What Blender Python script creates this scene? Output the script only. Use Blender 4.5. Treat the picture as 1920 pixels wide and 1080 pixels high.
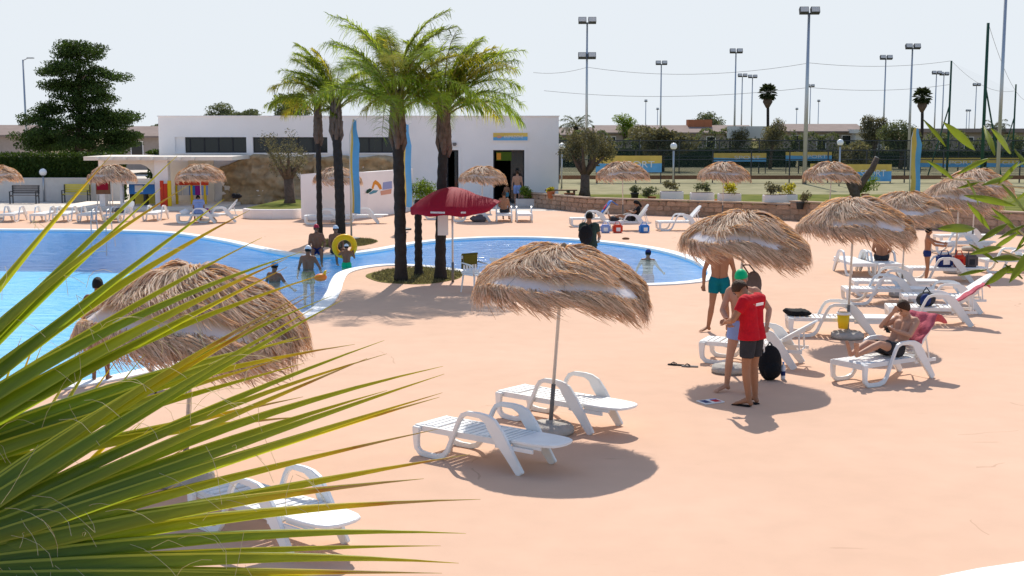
import bpy, bmesh, math, random
import numpy as np
from mathutils import Vector, Matrix, noise
from mathutils.geometry import tessellate_polygon
R = math.radians
PI = math.pi
for o in list(bpy.data.objects): bpy.data.objects.remove(o)
S = bpy.context.scene
COL = S.collection

# ------------------------------------------------------------------ camera
H = 3.8; F = 2400.0; PITCH = math.atan(295.0 / F)
cd = bpy.data.cameras.new('camera'); cam = bpy.data.objects.new('camera', cd); COL.objects.link(cam)
cam.location = (0, 0, H); cam.rotation_euler = (PI/2 - PITCH, 0, 0)
cd.sensor_width = 36; cd.lens = 36 * F / 1920; cd.clip_start = 0.05; cd.clip_end = 8000
S.camera = cam
# ------------------------------------------------------------------ sky, sun, exposure
SUN_EL, SUN_AZ = 46.0, 3.0        # azimuth from +Y towards +X
W = bpy.data.worlds.new('World'); S.world = W; W.use_nodes = True
nt = W.node_tree; nt.nodes.clear()
sky = nt.nodes.new('ShaderNodeTexSky'); sky.sky_type = 'NISHITA'; sky.sun_disc = False
sky.sun_elevation = R(SUN_EL); sky.sun_rotation = R(SUN_AZ)
sky.air_density = 0.7; sky.dust_density = 1.3; sky.ozone_density = 1.0; sky.altitude = 10
bg = nt.nodes.new('ShaderNodeBackground'); bg.inputs[1].default_value = 0.15
wo = nt.nodes.new('ShaderNodeOutputWorld')
sep = nt.nodes.new('ShaderNodeSeparateColor'); cmb = nt.nodes.new('ShaderNodeCombineColor'); nt.links.new(sky.outputs[0], sep.inputs[0])
for ch, cap in enumerate((2.88, 3.08, 3.28)):      # soft upper limit per channel keeps the whole sky pale
    sm_ = nt.nodes.new('ShaderNodeMath'); sm_.operation = 'SMOOTH_MIN'; sm_.inputs[1].default_value = cap; sm_.inputs[2].default_value = 1.5
    nt.links.new(sep.outputs[ch], sm_.inputs[0]); nt.links.new(sm_.outputs[0], cmb.inputs[ch])
nt.links.new(cmb.outputs[0], bg.inputs[0]); nt.links.new(bg.outputs[0], wo.inputs[0])
sl = bpy.data.lights.new('sun', 'SUN'); sl.energy = 2.7; sl.angle = R(0.5); sl.color = (1, .94, .86)
so = bpy.data.objects.new('sun', sl); COL.objects.link(so)
sd = Vector((math.sin(R(SUN_AZ))*math.cos(R(SUN_EL)), math.cos(R(SUN_AZ))*math.cos(R(SUN_EL)), math.sin(R(SUN_EL))))
so.rotation_euler = sd.to_track_quat('Z', 'Y').to_euler(); so.location = (0, 20, 60)
S.view_settings.view_transform = 'Standard'; S.view_settings.look = 'None'
S.view_settings.gamma = 1; S.view_settings.exposure = 0.9
S.render.engine = 'CYCLES'
S.cycles.transparent_max_bounces = 24

# ------------------------------------------------------------------ helpers
def ray(px, py):
    u = (px-960)/F; v = (540-py)/F; c, s = math.cos(PITCH), math.sin(PITCH)
    return Vector((u, c + v*s, -s + v*c))
def G(px, py, z=0.0):                      # point of the level z that the photograph shows at a pixel
    d = ray(px, py); t = (z-H)/d.z
    return Vector((d.x*t, d.y*t, z))
def A(px, py, Y):                          # point at distance Y
    d = ray(px, py); t = Y/d.y
    return Vector((d.x*t, Y, H + d.z*t))

def mat(name, col, rough=.6, var=0, vscale=3, bump=0, bscale=30, spec=.15, transl=0, metal=0, rnd=0, island=0, coat=0, detail=4):
    m = bpy.data.materials.new(name); m.use_nodes = True
    n = m.node_tree.nodes; l = m.node_tree.links; b = n['Principled BSDF']
    b.inputs['Roughness'].default_value = rough; b.inputs['Specular IOR Level'].default_value = spec
    b.inputs['Metallic'].default_value = metal; b.inputs['Coat Weight'].default_value = coat
    c4 = (*col, 1); src = None
    b.inputs['Base Color'].default_value = c4
    def scaled(fac_socket, amt, prev):
        mr = n.new('ShaderNodeMapRange'); mr.inputs[3].default_value = 1-amt; mr.inputs[4].default_value = 1+amt
        l.new(fac_socket, mr.inputs[0])
        mx = n.new('ShaderNodeMix'); mx.data_type = 'RGBA'; mx.blend_type = 'MULTIPLY'; mx.inputs[0].default_value = 1
        if prev is None: mx.inputs[6].default_value = c4
        else: l.new(prev, mx.inputs[6])
        l.new(mr.outputs[0], mx.inputs[7]); return mx.outputs[2]
    if var or bump:
        tc = n.new('ShaderNodeTexCoord')
    if var:
        t = n.new('ShaderNodeTexNoise'); t.inputs['Scale'].default_value = vscale; t.inputs['Detail'].default_value = detail
        l.new(tc.outputs['Object'], t.inputs['Vector']); src = scaled(t.outputs[0], var*2, src)
    if rnd:
        oi = n.new('ShaderNodeObjectInfo'); src = scaled(oi.outputs['Random'], rnd, src)
    if island:
        gi = n.new('ShaderNodeNewGeometry'); src = scaled(gi.outputs['Random Per Island'], island, src)
    if src: l.new(src, b.inputs['Base Color'])
    if bump:
        t = n.new('ShaderNodeTexNoise'); t.inputs['Scale'].default_value = bscale; t.inputs['Detail'].default_value = 5
        l.new(tc.outputs['Object'], t.inputs['Vector'])
        bp = n.new('ShaderNodeBump'); bp.inputs['Strength'].default_value = bump; bp.inputs['Distance'].default_value = .05
        l.new(t.outputs[0], bp.inputs['Height']); l.new(bp.outputs[0], b.inputs['Normal'])
    if transl:
        tr = n.new('ShaderNodeBsdfTranslucent'); tr.inputs[0].default_value = (min(1, col[0]*1.7), min(1, col[1]*1.6), col[2]*1.0, 1)
        if src:
            mx = n.new('ShaderNodeMix'); mx.data_type = 'RGBA'; mx.blend_type = 'MULTIPLY'; mx.inputs[0].default_value = 1
            l.new(src, mx.inputs[6]); mx.inputs[7].default_value = (2.0, 1.8, 1.0, 1); l.new(mx.outputs[2], tr.inputs[0])
        ms = n.new('ShaderNodeMixShader'); ms.inputs[0].default_value = transl
        l.new(b.outputs[0], ms.inputs[1]); l.new(tr.outputs[0], ms.inputs[2]); l.new(ms.outputs[0], n['Material Output'].inputs[0])
    return m

M = {}
def mk(name, *a, **k): M[name] = mat(name, *a, **k)
mk('white_plastic', (.80,.79,.765), .42, var=.07, vscale=3.5, spec=.35, rnd=.05)
mk('white_paint', (.90,.835,.795), .8, var=.04, vscale=.7, bump=.15, bscale=12)
mk('white_fabric', (.60,.585,.61), .8, transl=.12, var=.06, vscale=3)
mk('coping', (.80,.79,.77), .6, var=.06, vscale=1.5)
mk('pole', (.62,.60,.57), .35, metal=.3)
mk('pole_dark', (.16,.15,.14), .45)
mk('steel', (.45,.46,.47), .35, metal=.7)
mk('dark_metal', (.05,.055,.06), .5)
mk('green_metal', (.02,.07,.045), .5)
mk('concrete', (.42,.39,.35), .9, var=.15, vscale=5, bump=.4, bscale=25)
mk('pale_concrete', (.60,.53,.45), .9, var=.07, vscale=.6, bump=.2)
mk('cream', (.78,.70,.60), .8, var=.04, vscale=1)
mk('black_cloth', (.012,.012,.014), .85, bump=.5, bscale=20)
mk('grey_cloth', (.12,.10,.10), .85, var=.2, vscale=8)
mk('red_cloth', (.50,.010,.02), .85, var=.16, vscale=7, bump=.8, bscale=7)
mk('dark_red', (.30,.010,.03), .7, var=.05, transl=.12)
mk('teal_cloth', (.0,.14,.18), .75, var=.12, vscale=9, bump=.3, bscale=14)
mk('navy', (.015,.03,.13), .7, var=.1, vscale=9)
mk('blue_cloth', (.05,.16,.48), .7)
mk('light_blue', (.25,.34,.62), .75, var=.08)
mk('charcoal', (.035,.035,.04), .8, var=.2, vscale=10, bump=.3, bscale=15)
mk('dark_green_cloth', (.03,.05,.04), .85, var=.15, vscale=8)
mk('purple', (.30,.02,.22), .7)
mk('pink_towel', (.52,.12,.15), .9, var=.22, vscale=14, bump=.4, bscale=60)
mk('olive_towel', (.13,.105,.015), .9, bump=.4, bscale=40)
mk('green_cap', (.0,.42,.16), .45)
mk('white_cap', (.75,.76,.80), .4)
mk('red_cap', (.5,.02,.05), .4)
mk('blue_cap', (.05,.30,.6), .4)
mk('yellow', (.80,.52,.02), .45)
mk('ring_yellow', (.85,.46,.01), .35)
mk('orange', (.80,.20,.03), .45)
mk('red_plastic', (.62,.05,.02), .4)
mk('blue_plastic', (.04,.20,.55), .4)
mk('terracotta', (.42,.15,.07), .85, var=.1)
mk('wood', (.20,.10,.055), .8, var=.2, vscale=6)
mk('grey_wood', (.20,.18,.17), .8, var=.1, vscale=5)
mk('yellow_wood', (.62,.52,.10), .7, var=.08)
mk('skin', (.36,.17,.095), .55, var=.08, vscale=6)
mk('skin_fair', (.48,.26,.17), .55, var=.08, vscale=6)
mk('skin_dark', (.24,.105,.06), .55, var=.08, vscale=6)
mk('hair_black', (.012,.010,.009), .6, bump=.6, bscale=60)
mk('hair_brown', (.06,.032,.018), .6, bump=.6, bscale=60)
mk('hair_grey', (.30,.27,.25), .7, bump=.6, bscale=60)
mk('eye', (.02,.015,.012), .2)
mk('dark_glass', (.012,.016,.018), .08, spec=.5)
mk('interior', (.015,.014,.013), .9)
mk('frame_dark', (.03,.03,.035), .5)
mk('rock', (.44,.31,.18), .95, var=.42, vscale=1.6, bump=1.0, bscale=4, detail=8)
mk('wall_stone', (.47,.31,.215), .95, var=.2, vscale=5, bump=.7, bscale=14, rnd=.2)
mk('mortar', (.40,.29,.21), .95, var=.1)
mk('roof_tile', (.25,.19,.165), .9, var=.12, vscale=1)
mk('house_wall', (.36,.29,.25), .9, var=.1)
mk('house_wall_pale', (.62,.58,.54), .9, var=.06)
mk('trunk_dark', (.040,.032,.028), .95, var=.25, vscale=6, bump=.8, bscale=10)
mk('boot', (.15,.10,.075), .95, var=.3, vscale=8, bump=.8, bscale=12)
mk('bark', (.12,.085,.065), .95, var=.3, vscale=6, bump=1, bscale=9)
mk('rachis', (.22,.20,.06), .6)
mk('palm_green', (.175,.235,.03), .75, spec=.04, transl=.5, island=.35, rnd=.25)
mk('palm_gold', (.26,.25,.035), .75, spec=.04, transl=.5, island=.4, rnd=.2)
mk('pine_leaf', (.034,.062,.014), .7, transl=.28, island=.5)
mk('hedge_leaf', (.035,.062,.010), .6, transl=.25, island=.4)
mk('olive_leaf', (.115,.11,.065), .7, transl=.25, island=.45)
mk('tree_leaf', (.09,.11,.058), .7, transl=.28, island=.45)  # leaf colour lightened to stand in for haze over the far hedges
mk('shrub_leaf', (.11,.17,.02), .6, transl=.35, island=.4)
mk('fan_far', (.04,.055,.02), .6, transl=.2, island=.3)
mk('soil', (.16,.10,.06), .95, var=.2, bump=.6)
mk('thatch_end', (.3,.2,.12), .9)
mk('paper', (.8,.78,.76), .8)
mk('lamp_globe', (.85,.85,.85), .3)
mk('banner_blue', (.15,.40,.66), .7, var=.12, vscale=2)
mk('banner_yellow', (.74,.50,.12), .7, var=.12, vscale=2)
mk('print_orange', (.72,.28,.04), .8)
mk('print_blue', (.30,.34,.55), .8)
mk('print_peach', (.66,.34,.24), .8)
mk('print_green', (.02,.06,.04), .8)
mk('print_teal', (.10,.28,.36), .8)
mk('water_bottle', (.55,.62,.70), .15)

def custom(name):
    m = bpy.data.materials.new(name); m.use_nodes = True; M[name] = m
    return m.node_tree.nodes, m.node_tree.links, m.node_tree.nodes['Principled BSDF']
def ramp(n, stops):
    r = n.new('ShaderNodeValToRGB'); e = r.color_ramp.elements
    while len(e) < len(stops): e.new(.5)
    for k, (p, c) in enumerate(stops): e[k].position = p; e[k].color = (*c, 1)
    return r
# thatch: every strand its own tint, light passing through
n, l, b = custom('thatch')
g = n.new('ShaderNodeNewGeometry')
rp = ramp(n, [(0, (.22,.145,.085)), (.2, (.48,.355,.23)), (.6, (.68,.535,.38)), (1, (.86,.75,.58))])
l.new(g.outputs['Random Per Island'], rp.inputs[0]); l.new(rp.outputs[0], b.inputs['Base Color']); b.inputs['Roughness'].default_value = .7
tr = n.new('ShaderNodeBsdfTranslucent'); mx = n.new('ShaderNodeMix'); mx.data_type = 'RGBA'; mx.blend_type = 'MULTIPLY'; mx.inputs[0].default_value = 1
l.new(rp.outputs[0], mx.inputs[6]); mx.inputs[7].default_value = (1.3, .85, .48, 1); l.new(mx.outputs[2], tr.inputs[0])
ms = n.new('ShaderNodeMixShader'); ms.inputs[0].default_value = .38
l.new(b.outputs[0], ms.inputs[1]); l.new(tr.outputs[0], ms.inputs[2]); l.new(ms.outputs[0], n['Material Output'].inputs[0])
# painted deck
n, l, b = custom('deck_paint')
tc = n.new('ShaderNodeTexCoord')
t1 = n.new('ShaderNodeTexNoise'); t1.inputs['Scale'].default_value = .22; t1.inputs['Detail'].default_value = 5; l.new(tc.outputs['Object'], t1.inputs['Vector'])
r1 = ramp(n, [(.3, (.61,.395,.275)), (.7, (.66,.435,.31))]); l.new(t1.outputs[0], r1.inputs[0])
t2 = n.new('ShaderNodeTexNoise'); t2.inputs['Scale'].default_value = 2.2; t2.inputs['Detail'].default_value = 8; l.new(tc.outputs['Object'], t2.inputs['Vector'])
mr = n.new('ShaderNodeMapRange'); mr.inputs[1].default_value = .3; mr.inputs[2].default_value = .7; mr.inputs[3].default_value = .965; mr.inputs[4].default_value = 1.03; l.new(t2.outputs[0], mr.inputs[0])
m1 = n.new('ShaderNodeMix'); m1.data_type = 'RGBA'; m1.blend_type = 'MULTIPLY'; m1.inputs[0].default_value = 1; l.new(r1.outputs[0], m1.inputs[6]); l.new(mr.outputs[0], m1.inputs[7])
# hairline cracks: sparse pieces of large voronoi edges
nd = n.new('ShaderNodeTexNoise'); nd.inputs['Scale'].default_value = 1.3; l.new(tc.outputs['Object'], nd.inputs['Vector'])
va = n.new('ShaderNodeVectorMath'); va.operation = 'MULTIPLY_ADD'; va.inputs[1].default_value = (.5,.5,.5); l.new(nd.outputs[1], va.inputs[0]); l.new(tc.outputs['Object'], va.inputs[2])
vo = n.new('ShaderNodeTexVoronoi'); vo.feature = 'DISTANCE_TO_EDGE'; vo.inputs['Scale'].default_value = .17; l.new(va.outputs[0], vo.inputs['Vector'])
cr = n.new('ShaderNodeMath'); cr.operation = 'LESS_THAN'; cr.inputs[1].default_value = .0016; l.new(vo.outputs[0], cr.inputs[0])
t3 = n.new('ShaderNodeTexNoise'); t3.inputs['Scale'].default_value = .45; l.new(tc.outputs['Object'], t3.inputs['Vector'])
gt = n.new('ShaderNodeMath'); gt.operation = 'GREATER_THAN'; gt.inputs[1].default_value = .58; l.new(t3.outputs[0], gt.inputs[0])
mu = n.new('ShaderNodeMath'); mu.operation = 'MULTIPLY'; l.new(cr.outputs[0], mu.inputs[0]); l.new(gt.outputs[0], mu.inputs[1])
mu2 = n.new('ShaderNodeMath'); mu2.operation = 'MULTIPLY'; mu2.inputs[1].default_value = .3; l.new(mu.outputs[0], mu2.inputs[0])
m2 = n.new('ShaderNodeMix'); m2.data_type = 'RGBA'; l.new(mu2.outputs[0], m2.inputs[0]); l.new(m1.outputs[2], m2.inputs[6]); m2.inputs[7].default_value = (.30,.17,.10,1)
mp = n.new('ShaderNodeMapping'); mp.inputs['Scale'].default_value = (1.3, 6.0, 1); mp.inputs['Rotation'].default_value = (0, 0, .35); l.new(tc.outputs['Object'], mp.inputs[0])
t5 = n.new('ShaderNodeTexNoise'); t5.inputs['Scale'].default_value = 1.0; t5.inputs['Detail'].default_value = 6; l.new(mp.outputs[0], t5.inputs['Vector'])
m5 = n.new('ShaderNodeMapRange'); m5.inputs[1].default_value = .69; m5.inputs[2].default_value = .74; m5.inputs[3].default_value = 0; m5.inputs[4].default_value = .30; l.new(t5.outputs[0], m5.inputs[0])
m6 = n.new('ShaderNodeMix'); m6.data_type = 'RGBA'; l.new(m5.outputs[0], m6.inputs[0]); l.new(m2.outputs[2], m6.inputs[6]); m6.inputs[7].default_value = (.38,.22,.14,1)
l.new(m6.outputs[2], b.inputs['Base Color']); b.inputs['Roughness'].default_value = .85; b.inputs['Specular IOR Level'].default_value = .08
tb = n.new('ShaderNodeTexNoise'); tb.inputs['Scale'].default_value = 60; l.new(tc.outputs['Object'], tb.inputs['Vector'])
bp = n.new('ShaderNodeBump'); bp.inputs['Strength'].default_value = .12; bp.inputs['Distance'].default_value = .01; l.new(tb.outputs[0], bp.inputs['Height']); l.new(bp.outputs[0], b.inputs['Normal'])
# grass and ground
for nm, c1, c2 in (('grass', (.085,.11,.018), (.17,.165,.04)), ('dry_grass', (.13,.12,.035), (.20,.17,.06)), ('court', (.23,.215,.125), (.31,.28,.17)), ('earth', (.26,.19,.12), (.36,.28,.19))):
    n, l, b = custom(nm)
    tc = n.new('ShaderNodeTexCoord'); t = n.new('ShaderNodeTexNoise'); t.inputs['Scale'].default_value = 1.1; t.inputs['Detail'].default_value = 8
    l.new(tc.outputs['Object'], t.inputs['Vector']); rp = ramp(n, [(.35, c1), (.65, c2)]); l.new(t.outputs[0], rp.inputs[0]); l.new(rp.outputs[0], b.inputs['Base Color'])
    b.inputs['Roughness'].default_value = .95; b.inputs['Specular IOR Level'].default_value = .03
# water: clear over a painted basin
n, l, b = custom('water')
n.remove(b)
tc = n.new('ShaderNodeTexCoord'); mp = n.new('ShaderNodeMapping'); mp.inputs['Scale'].default_value = (.75, 1.7, 1); l.new(tc.outputs['Object'], mp.inputs[0])
t = n.new('ShaderNodeTexNoise'); t.inputs['Scale'].default_value = 1.7; t.inputs['Detail'].default_value = 3.5; t.inputs['Distortion'].default_value = .8; l.new(mp.outputs[0], t.inputs['Vector'])
bp = n.new('ShaderNodeBump'); bp.inputs['Strength'].default_value = .5; bp.inputs['Distance'].default_value = .10; l.new(t.outputs[0], bp.inputs['Height'])
fr = n.new('ShaderNodeFresnel'); fr.inputs[0].default_value = 1.33; l.new(bp.outputs[0], fr.inputs['Normal'])
fm = n.new('ShaderNodeMath'); fm.operation = 'MULTIPLY'; fm.inputs[1].default_value = .4; l.new(fr.outputs[0], fm.inputs[0])
rf = n.new('ShaderNodeBsdfRefraction'); rf.inputs[0].default_value = (.62,.90,.98,1); rf.inputs['IOR'].default_value = 1.33; rf.inputs['Roughness'].default_value = 0
tp = n.new('ShaderNodeBsdfTransparent'); tp.inputs[0].default_value = (.62,.89,.98,1); l.new(bp.outputs[0], rf.inputs['Normal'])
gl = n.new('ShaderNodeBsdfGlossy'); gl.inputs['Roughness'].default_value = .16; gl.inputs[0].default_value = (.9,.95,1,1); l.new(bp.outputs[0], gl.inputs['Normal'])
ms = n.new('ShaderNodeMixShader'); l.new(fm.outputs[0], ms.inputs[0]); l.new(tp.outputs[0], ms.inputs[1]); l.new(gl.outputs[0], ms.inputs[2])
l.new(ms.outputs[0], n['Material Output'].inputs[0]); n.remove(rf)
# basin paint in two blues mixed by soft noise
n, l, b = custom('basin')
tc = n.new('ShaderNodeTexCoord'); t = n.new('ShaderNodeTexNoise'); t.inputs['Scale'].default_value = .3; l.new(tc.outputs['Object'], t.inputs['Vector'])
rp = ramp(n, [(.3, (.14,.52,.82)), (.7, (.22,.64,.90))]); l.new(t.outputs[0], rp.inputs[0]); l.new(rp.outputs[0], b.inputs['Base Color']); b.inputs['Roughness'].default_value = .6
# fan palm segment: green, golden margin towards the tip, dry brown end
n, l, b = custom('fan_leaf')
tc = n.new('ShaderNodeTexCoord'); sp = n.new('ShaderNodeSeparateXYZ'); l.new(tc.outputs['Object'], sp.inputs[0])
oi = n.new('ShaderNodeObjectInfo'); 
ad = n.new('ShaderNodeMath'); ad.operation = 'MULTIPLY_ADD'; ad.inputs[1].default_value = .36; ad.inputs[2].default_value = -.19; l.new(oi.outputs['Random'], ad.inputs[0])
a2 = n.new('ShaderNodeMath'); a2.operation = 'ADD'; l.new(sp.outputs[0], a2.inputs[0]); l.new(ad.outputs[0], a2.inputs[1])
rp = ramp(n, [(0, (.095,.15,.011)), (.5, (.14,.205,.013)), (.78, (.25,.275,.016)), (.93, (.42,.31,.015)), (.975, (.30,.14,.02)), (1, (.30,.20,.11))]); l.new(a2.outputs[0], rp.inputs[0])
t = n.new('ShaderNodeTexNoise'); t.inputs['Scale'].default_value = 3; t.inputs['Detail'].default_value = 4
mp = n.new('ShaderNodeMapping'); mp.inputs['Scale'].default_value = (1.5, 60, 60); l.new(tc.outputs['Object'], mp.inputs[0]); l.new(mp.outputs[0], t.inputs['Vector'])
mr = n.new('ShaderNodeMapRange'); mr.inputs[3].default_value = .65; mr.inputs[4].default_value = 1.35; l.new(t.outputs[0], mr.inputs[0])
mx = n.new('ShaderNodeMix'); mx.data_type = 'RGBA'; mx.blend_type = 'MULTIPLY'; mx.inputs[0].default_value = 1; l.new(rp.outputs[0], mx.inputs[6]); l.new(mr.outputs[0], mx.inputs[7])
an_ = n.new('ShaderNodeAttribute'); an_.attribute_name = 'across'
rm = ramp(n, [(0, (1,1,1)), (.10, (1,1,1)), (.16, (0,0,0)), (.86, (0,0,0)), (.93, (.28,.28,.28))]); l.new(an_.outputs['Fac'], rm.inputs[0])
mm_ = n.new('ShaderNodeMix'); mm_.data_type = 'RGBA'; l.new(rm.outputs[0], mm_.inputs[0]); l.new(mx.outputs[2], mm_.inputs[6]); mm_.inputs[7].default_value = (.46,.48,.07,1); mx = mm_
l.new(mx.outputs[2], b.inputs['Base Color']); b.inputs['Roughness'].default_value = .42; b.inputs['Specular IOR Level'].default_value = .4
tr = n.new('ShaderNodeBsdfTranslucent'); m3 = n.new('ShaderNodeMix'); m3.data_type = 'RGBA'; m3.blend_type = 'MULTIPLY'; m3.inputs[0].default_value = 1
l.new(mx.outputs[2], m3.inputs[6]); m3.inputs[7].default_value = (2.0,2.0,.8,1); l.new(m3.outputs[2], tr.inputs[0])
ms = n.new('ShaderNodeMixShader'); ms.inputs[0].default_value = .42; l.new(b.outputs[0], ms.inputs[1]); l.new(tr.outputs[0], ms.inputs[2]); l.new(ms.outputs[0], n['Material Output'].inputs[0])
mk('fibre', (.62,.55,.36), .7, transl=.3)
mk('oleander_leaf', (.11,.16,.02), .45, transl=.35, rnd=.25, var=.1, vscale=20)
mk('oleander_stem', (.50,.42,.24), .7)
# fence net: thin dark threads, mostly open
n, l, b = custom('net')
n.remove(b); d = n.new('ShaderNodeBsdfDiffuse'); d.inputs[0].default_value = (.03,.045,.04,1); tp = n.new('ShaderNodeBsdfTransparent')
ms = n.new('ShaderNodeMixShader'); ms.inputs[0].default_value = .2; l.new(tp.outputs[0], ms.inputs[1]); l.new(d.outputs[0], ms.inputs[2]); l.new(ms.outputs[0], n['Material Output'].inputs[0])
M['sky_net'] = M['net'].copy(); [x for x in M['sky_net'].node_tree.nodes if x.type == 'MIX_SHADER'][0].inputs[0].default_value = .035

def link(o, parent=None):
    COL.objects.link(o)
    if parent is not None: o.parent = parent
    return o
def tag(o, label, cat, group=None):
    o['label'] = label; o['category'] = cat
    if group: o['group'] = group
    return o
def empty(name, loc=(0,0,0), rz=0, label=None, cat=None, group=None):
    o = bpy.data.objects.new(name, None); o.empty_display_size = .2; o.location = loc; o.rotation_euler = (0, 0, rz); COL.objects.link(o)
    if label: tag(o, label, cat, group)
    return o
def struct(o): o['kind'] = 'structure'; return o
def copy_tree(o, parent=None):
    c = o.copy(); COL.objects.link(c)
    if parent is not None: c.parent = parent
    for ch in o.children: copy_tree(ch, c)
    return c
def fastmesh(name, V, Fq, smooth=False):
    V = np.asarray(V, np.float32); Fq = np.asarray(Fq, np.int32); k = Fq.shape[1]
    me = bpy.data.meshes.new(name); me.vertices.add(len(V)); me.vertices.foreach_set('co', V.ravel())
    me.loops.add(Fq.size); me.loops.foreach_set('vertex_index', Fq.ravel())
    me.polygons.add(len(Fq)); me.polygons.foreach_set('loop_start', np.arange(0, Fq.size, k, dtype=np.int32))
    me.update(calc_edges=True); me.validate()
    if smooth: me.polygons.foreach_set('use_smooth', np.ones(len(Fq), bool))
    return me
def mobj(name, me, m, parent=None, loc=(0,0,0), rot=(0,0,0)):
    o = bpy.data.objects.new(name, me); o.location = loc; o.rotation_euler = rot
    if m: 
        me.materials.clear(); me.materials.append(M[m])
    return link(o, parent)

class MB:
    def __init__(s): s.v = []; s.f = []
    def add(s, vs, fs):
        k = len(s.v); s.v += [tuple(x) for x in vs]; s.f += [[k+i for i in f] for f in fs]; return s
    def box(s, x0, x1, y0, y1, z0, z1, mtx=None):
        vs = [Vector((x, y, z)) for z in (z0, z1) for y in (y0, y1) for x in (x0, x1)]
        if mtx is not None: vs = [mtx @ v for v in vs]
        return s.add(vs, [(0,2,3,1), (4,5,7,6), (0,1,5,4), (2,6,7,3), (0,4,6,2), (1,3,7,5)])
    def prism(s, poly, y0, y1, axis='y'):       # 2-D outline extruded
        n = len(poly)
        P = (lambda a, b, c: (a, c, b)) if axis == 'y' else ((lambda a, b, c: (a, b, c)) if axis == 'z' else (lambda a, b, c: (c, a, b)))
        vs = [P(a, b, y0) for a, b in poly] + [P(a, b, y1) for a, b in poly]
        return s.add(vs, [list(range(n)), list(range(2*n-1, n-1, -1))] + [(i, i+n, (i+1) % n+n, (i+1) % n) for i in range(n)])
    def tube(s, pts, rad, seg=8, cap=True):
        pts = [Vector(p) for p in pts]; nP = len(pts)
        if not hasattr(rad, '__len__'): rad = [rad]*nP
        vs = []; fs = []; up = Vector((0, 0, 1)); prev = None
        for i, p in enumerate(pts):
            t = (pts[min(i+1, nP-1)] - pts[max(i-1, 0)]).normalized()
            if prev is None:
                a = t.cross(up); 
                if a.length < .1: a = t.cross(Vector((0, 1, 0)))
            else: a = prev - t*prev.dot(t)
            a.normalize(); prev = a; b_ = t.cross(a)
            for k in range(seg):
                an = 2*PI*k/seg; vs.append(p + (a*math.cos(an) + b_*math.sin(an))*rad[i])
        for i in range(nP-1):
            for k in range(seg): fs.append((i*seg+k, i*seg+(k+1) % seg, (i+1)*seg+(k+1) % seg, (i+1)*seg+k))
        if cap: fs += [list(range(seg))[::-1], list(range((nP-1)*seg, nP*seg))]
        return s.add(vs, fs)
    def ell(s, c, r, seg=14, rings=9, mtx=None):
        c = Vector(c); vs = []; fs = []
        if not hasattr(r, '__len__'): r = (r, r, r)
        for i in range(rings+1):
            ph = PI*i/rings
            for k in range(seg):
                th = 2*PI*k/seg; v = Vector((r[0]*math.sin(ph)*math.cos(th), r[1]*math.sin(ph)*math.sin(th), -r[2]*math.cos(ph)))
                vs.append(c + ((mtx @ v) if mtx is not None else v))
        for i in range(rings):
            for k in range(seg): fs.append((i*seg+k, i*seg+(k+1) % seg, (i+1)*seg+(k+1) % seg, (i+1)*seg+k))
        return s.add(vs, fs)
    def caps(s, a, b_, ra, rb, seg=12):          # tapered capsule
        a = Vector(a); b_ = Vector(b_); d = (b_-a); L = max(d.length, 1e-5); t = d/L
        pts = []; rr = []
        for k in (80, 50, 20): pts.append(a - t*ra*math.sin(R(k))); rr.append(ra*math.cos(R(k)))
        pts += [a, b_]; rr += [ra, rb]
        for k in (20, 50, 80): pts.append(b_ + t*rb*math.sin(R(k))); rr.append(rb*math.cos(R(k)))
        return s.tube(pts, rr, seg)
    def lathe(s, prof, seg=24, c=(0,0,0)):
        vs = []; fs = []; n = len(prof)
        for r, z in prof:
            for k in range(seg): vs.append((c[0]+r*math.cos(2*PI*k/seg), c[1]+r*math.sin(2*PI*k/seg), c[2]+z))
        for i in range(n-1):
            for k in range(seg): fs.append((i*seg+k, i*seg+(k+1) % seg, (i+1)*seg+(k+1) % seg, (i+1)*seg+k))
        return s.add(vs, fs)
    def mesh(s, name, smooth=False, bevel=0):
        me = bpy.data.meshes.new(name); me.from_pydata(s.v, [], s.f); 
        if bevel:
            bm = bmesh.new(); bm.from_mesh(me); bmesh.ops.remove_doubles(bm, verts=bm.verts, dist=1e-5)
            bmesh.ops.bevel(bm, geom=[e for e in bm.edges if len(e.link_faces) == 2 and e.calc_face_angle(0) > .6], offset=bevel, segments=2, affect='EDGES', clamp_overlap=True)
            bm.to_mesh(me); bm.free()
        if smooth: me.polygons.foreach_set('use_smooth', [True]*len(me.polygons))
        me.update(); return me
    def build(s, name, m, parent=None, smooth=False, bevel=0, loc=(0,0,0), rot=(0,0,0)):
        return mobj(name, s.mesh(name, smooth, bevel), m, parent, loc, rot)
def bake(o):                                     # apply modifiers once
    dg = bpy.context.evaluated_depsgraph_get(); me = bpy.data.meshes.new_from_object(o.evaluated_get(dg)); o.modifiers.clear(); o.data = me
def remesh(o, vox, it=4):
    r = o.modifiers.new('r', 'REMESH'); r.mode = 'VOXEL'; r.voxel_size = vox; r.use_smooth_shade = True
    if it:
        sm = o.modifiers.new('s', 'SMOOTH'); sm.factor = .5; sm.iterations = it
    bake(o); return o
def text(name, body, size, m, parent, loc, rot, extrude=.004, sx=1):
    c = bpy.data.curves.new(name, 'FONT'); c.body = body; c.size = size; c.extrude = extrude; c.align_x = 'CENTER'; c.align_y = 'CENTER'
    o = bpy.data.objects.new(name, c); COL.objects.link(o)
    dg = bpy.context.evaluated_depsgraph_get(); me = bpy.data.meshes.new_from_object(o.evaluated_get(dg)); bpy.data.objects.remove(o)
    o = mobj(name, me, m, parent, loc, rot); o.scale = (sx, 1, 1); return o
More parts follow.
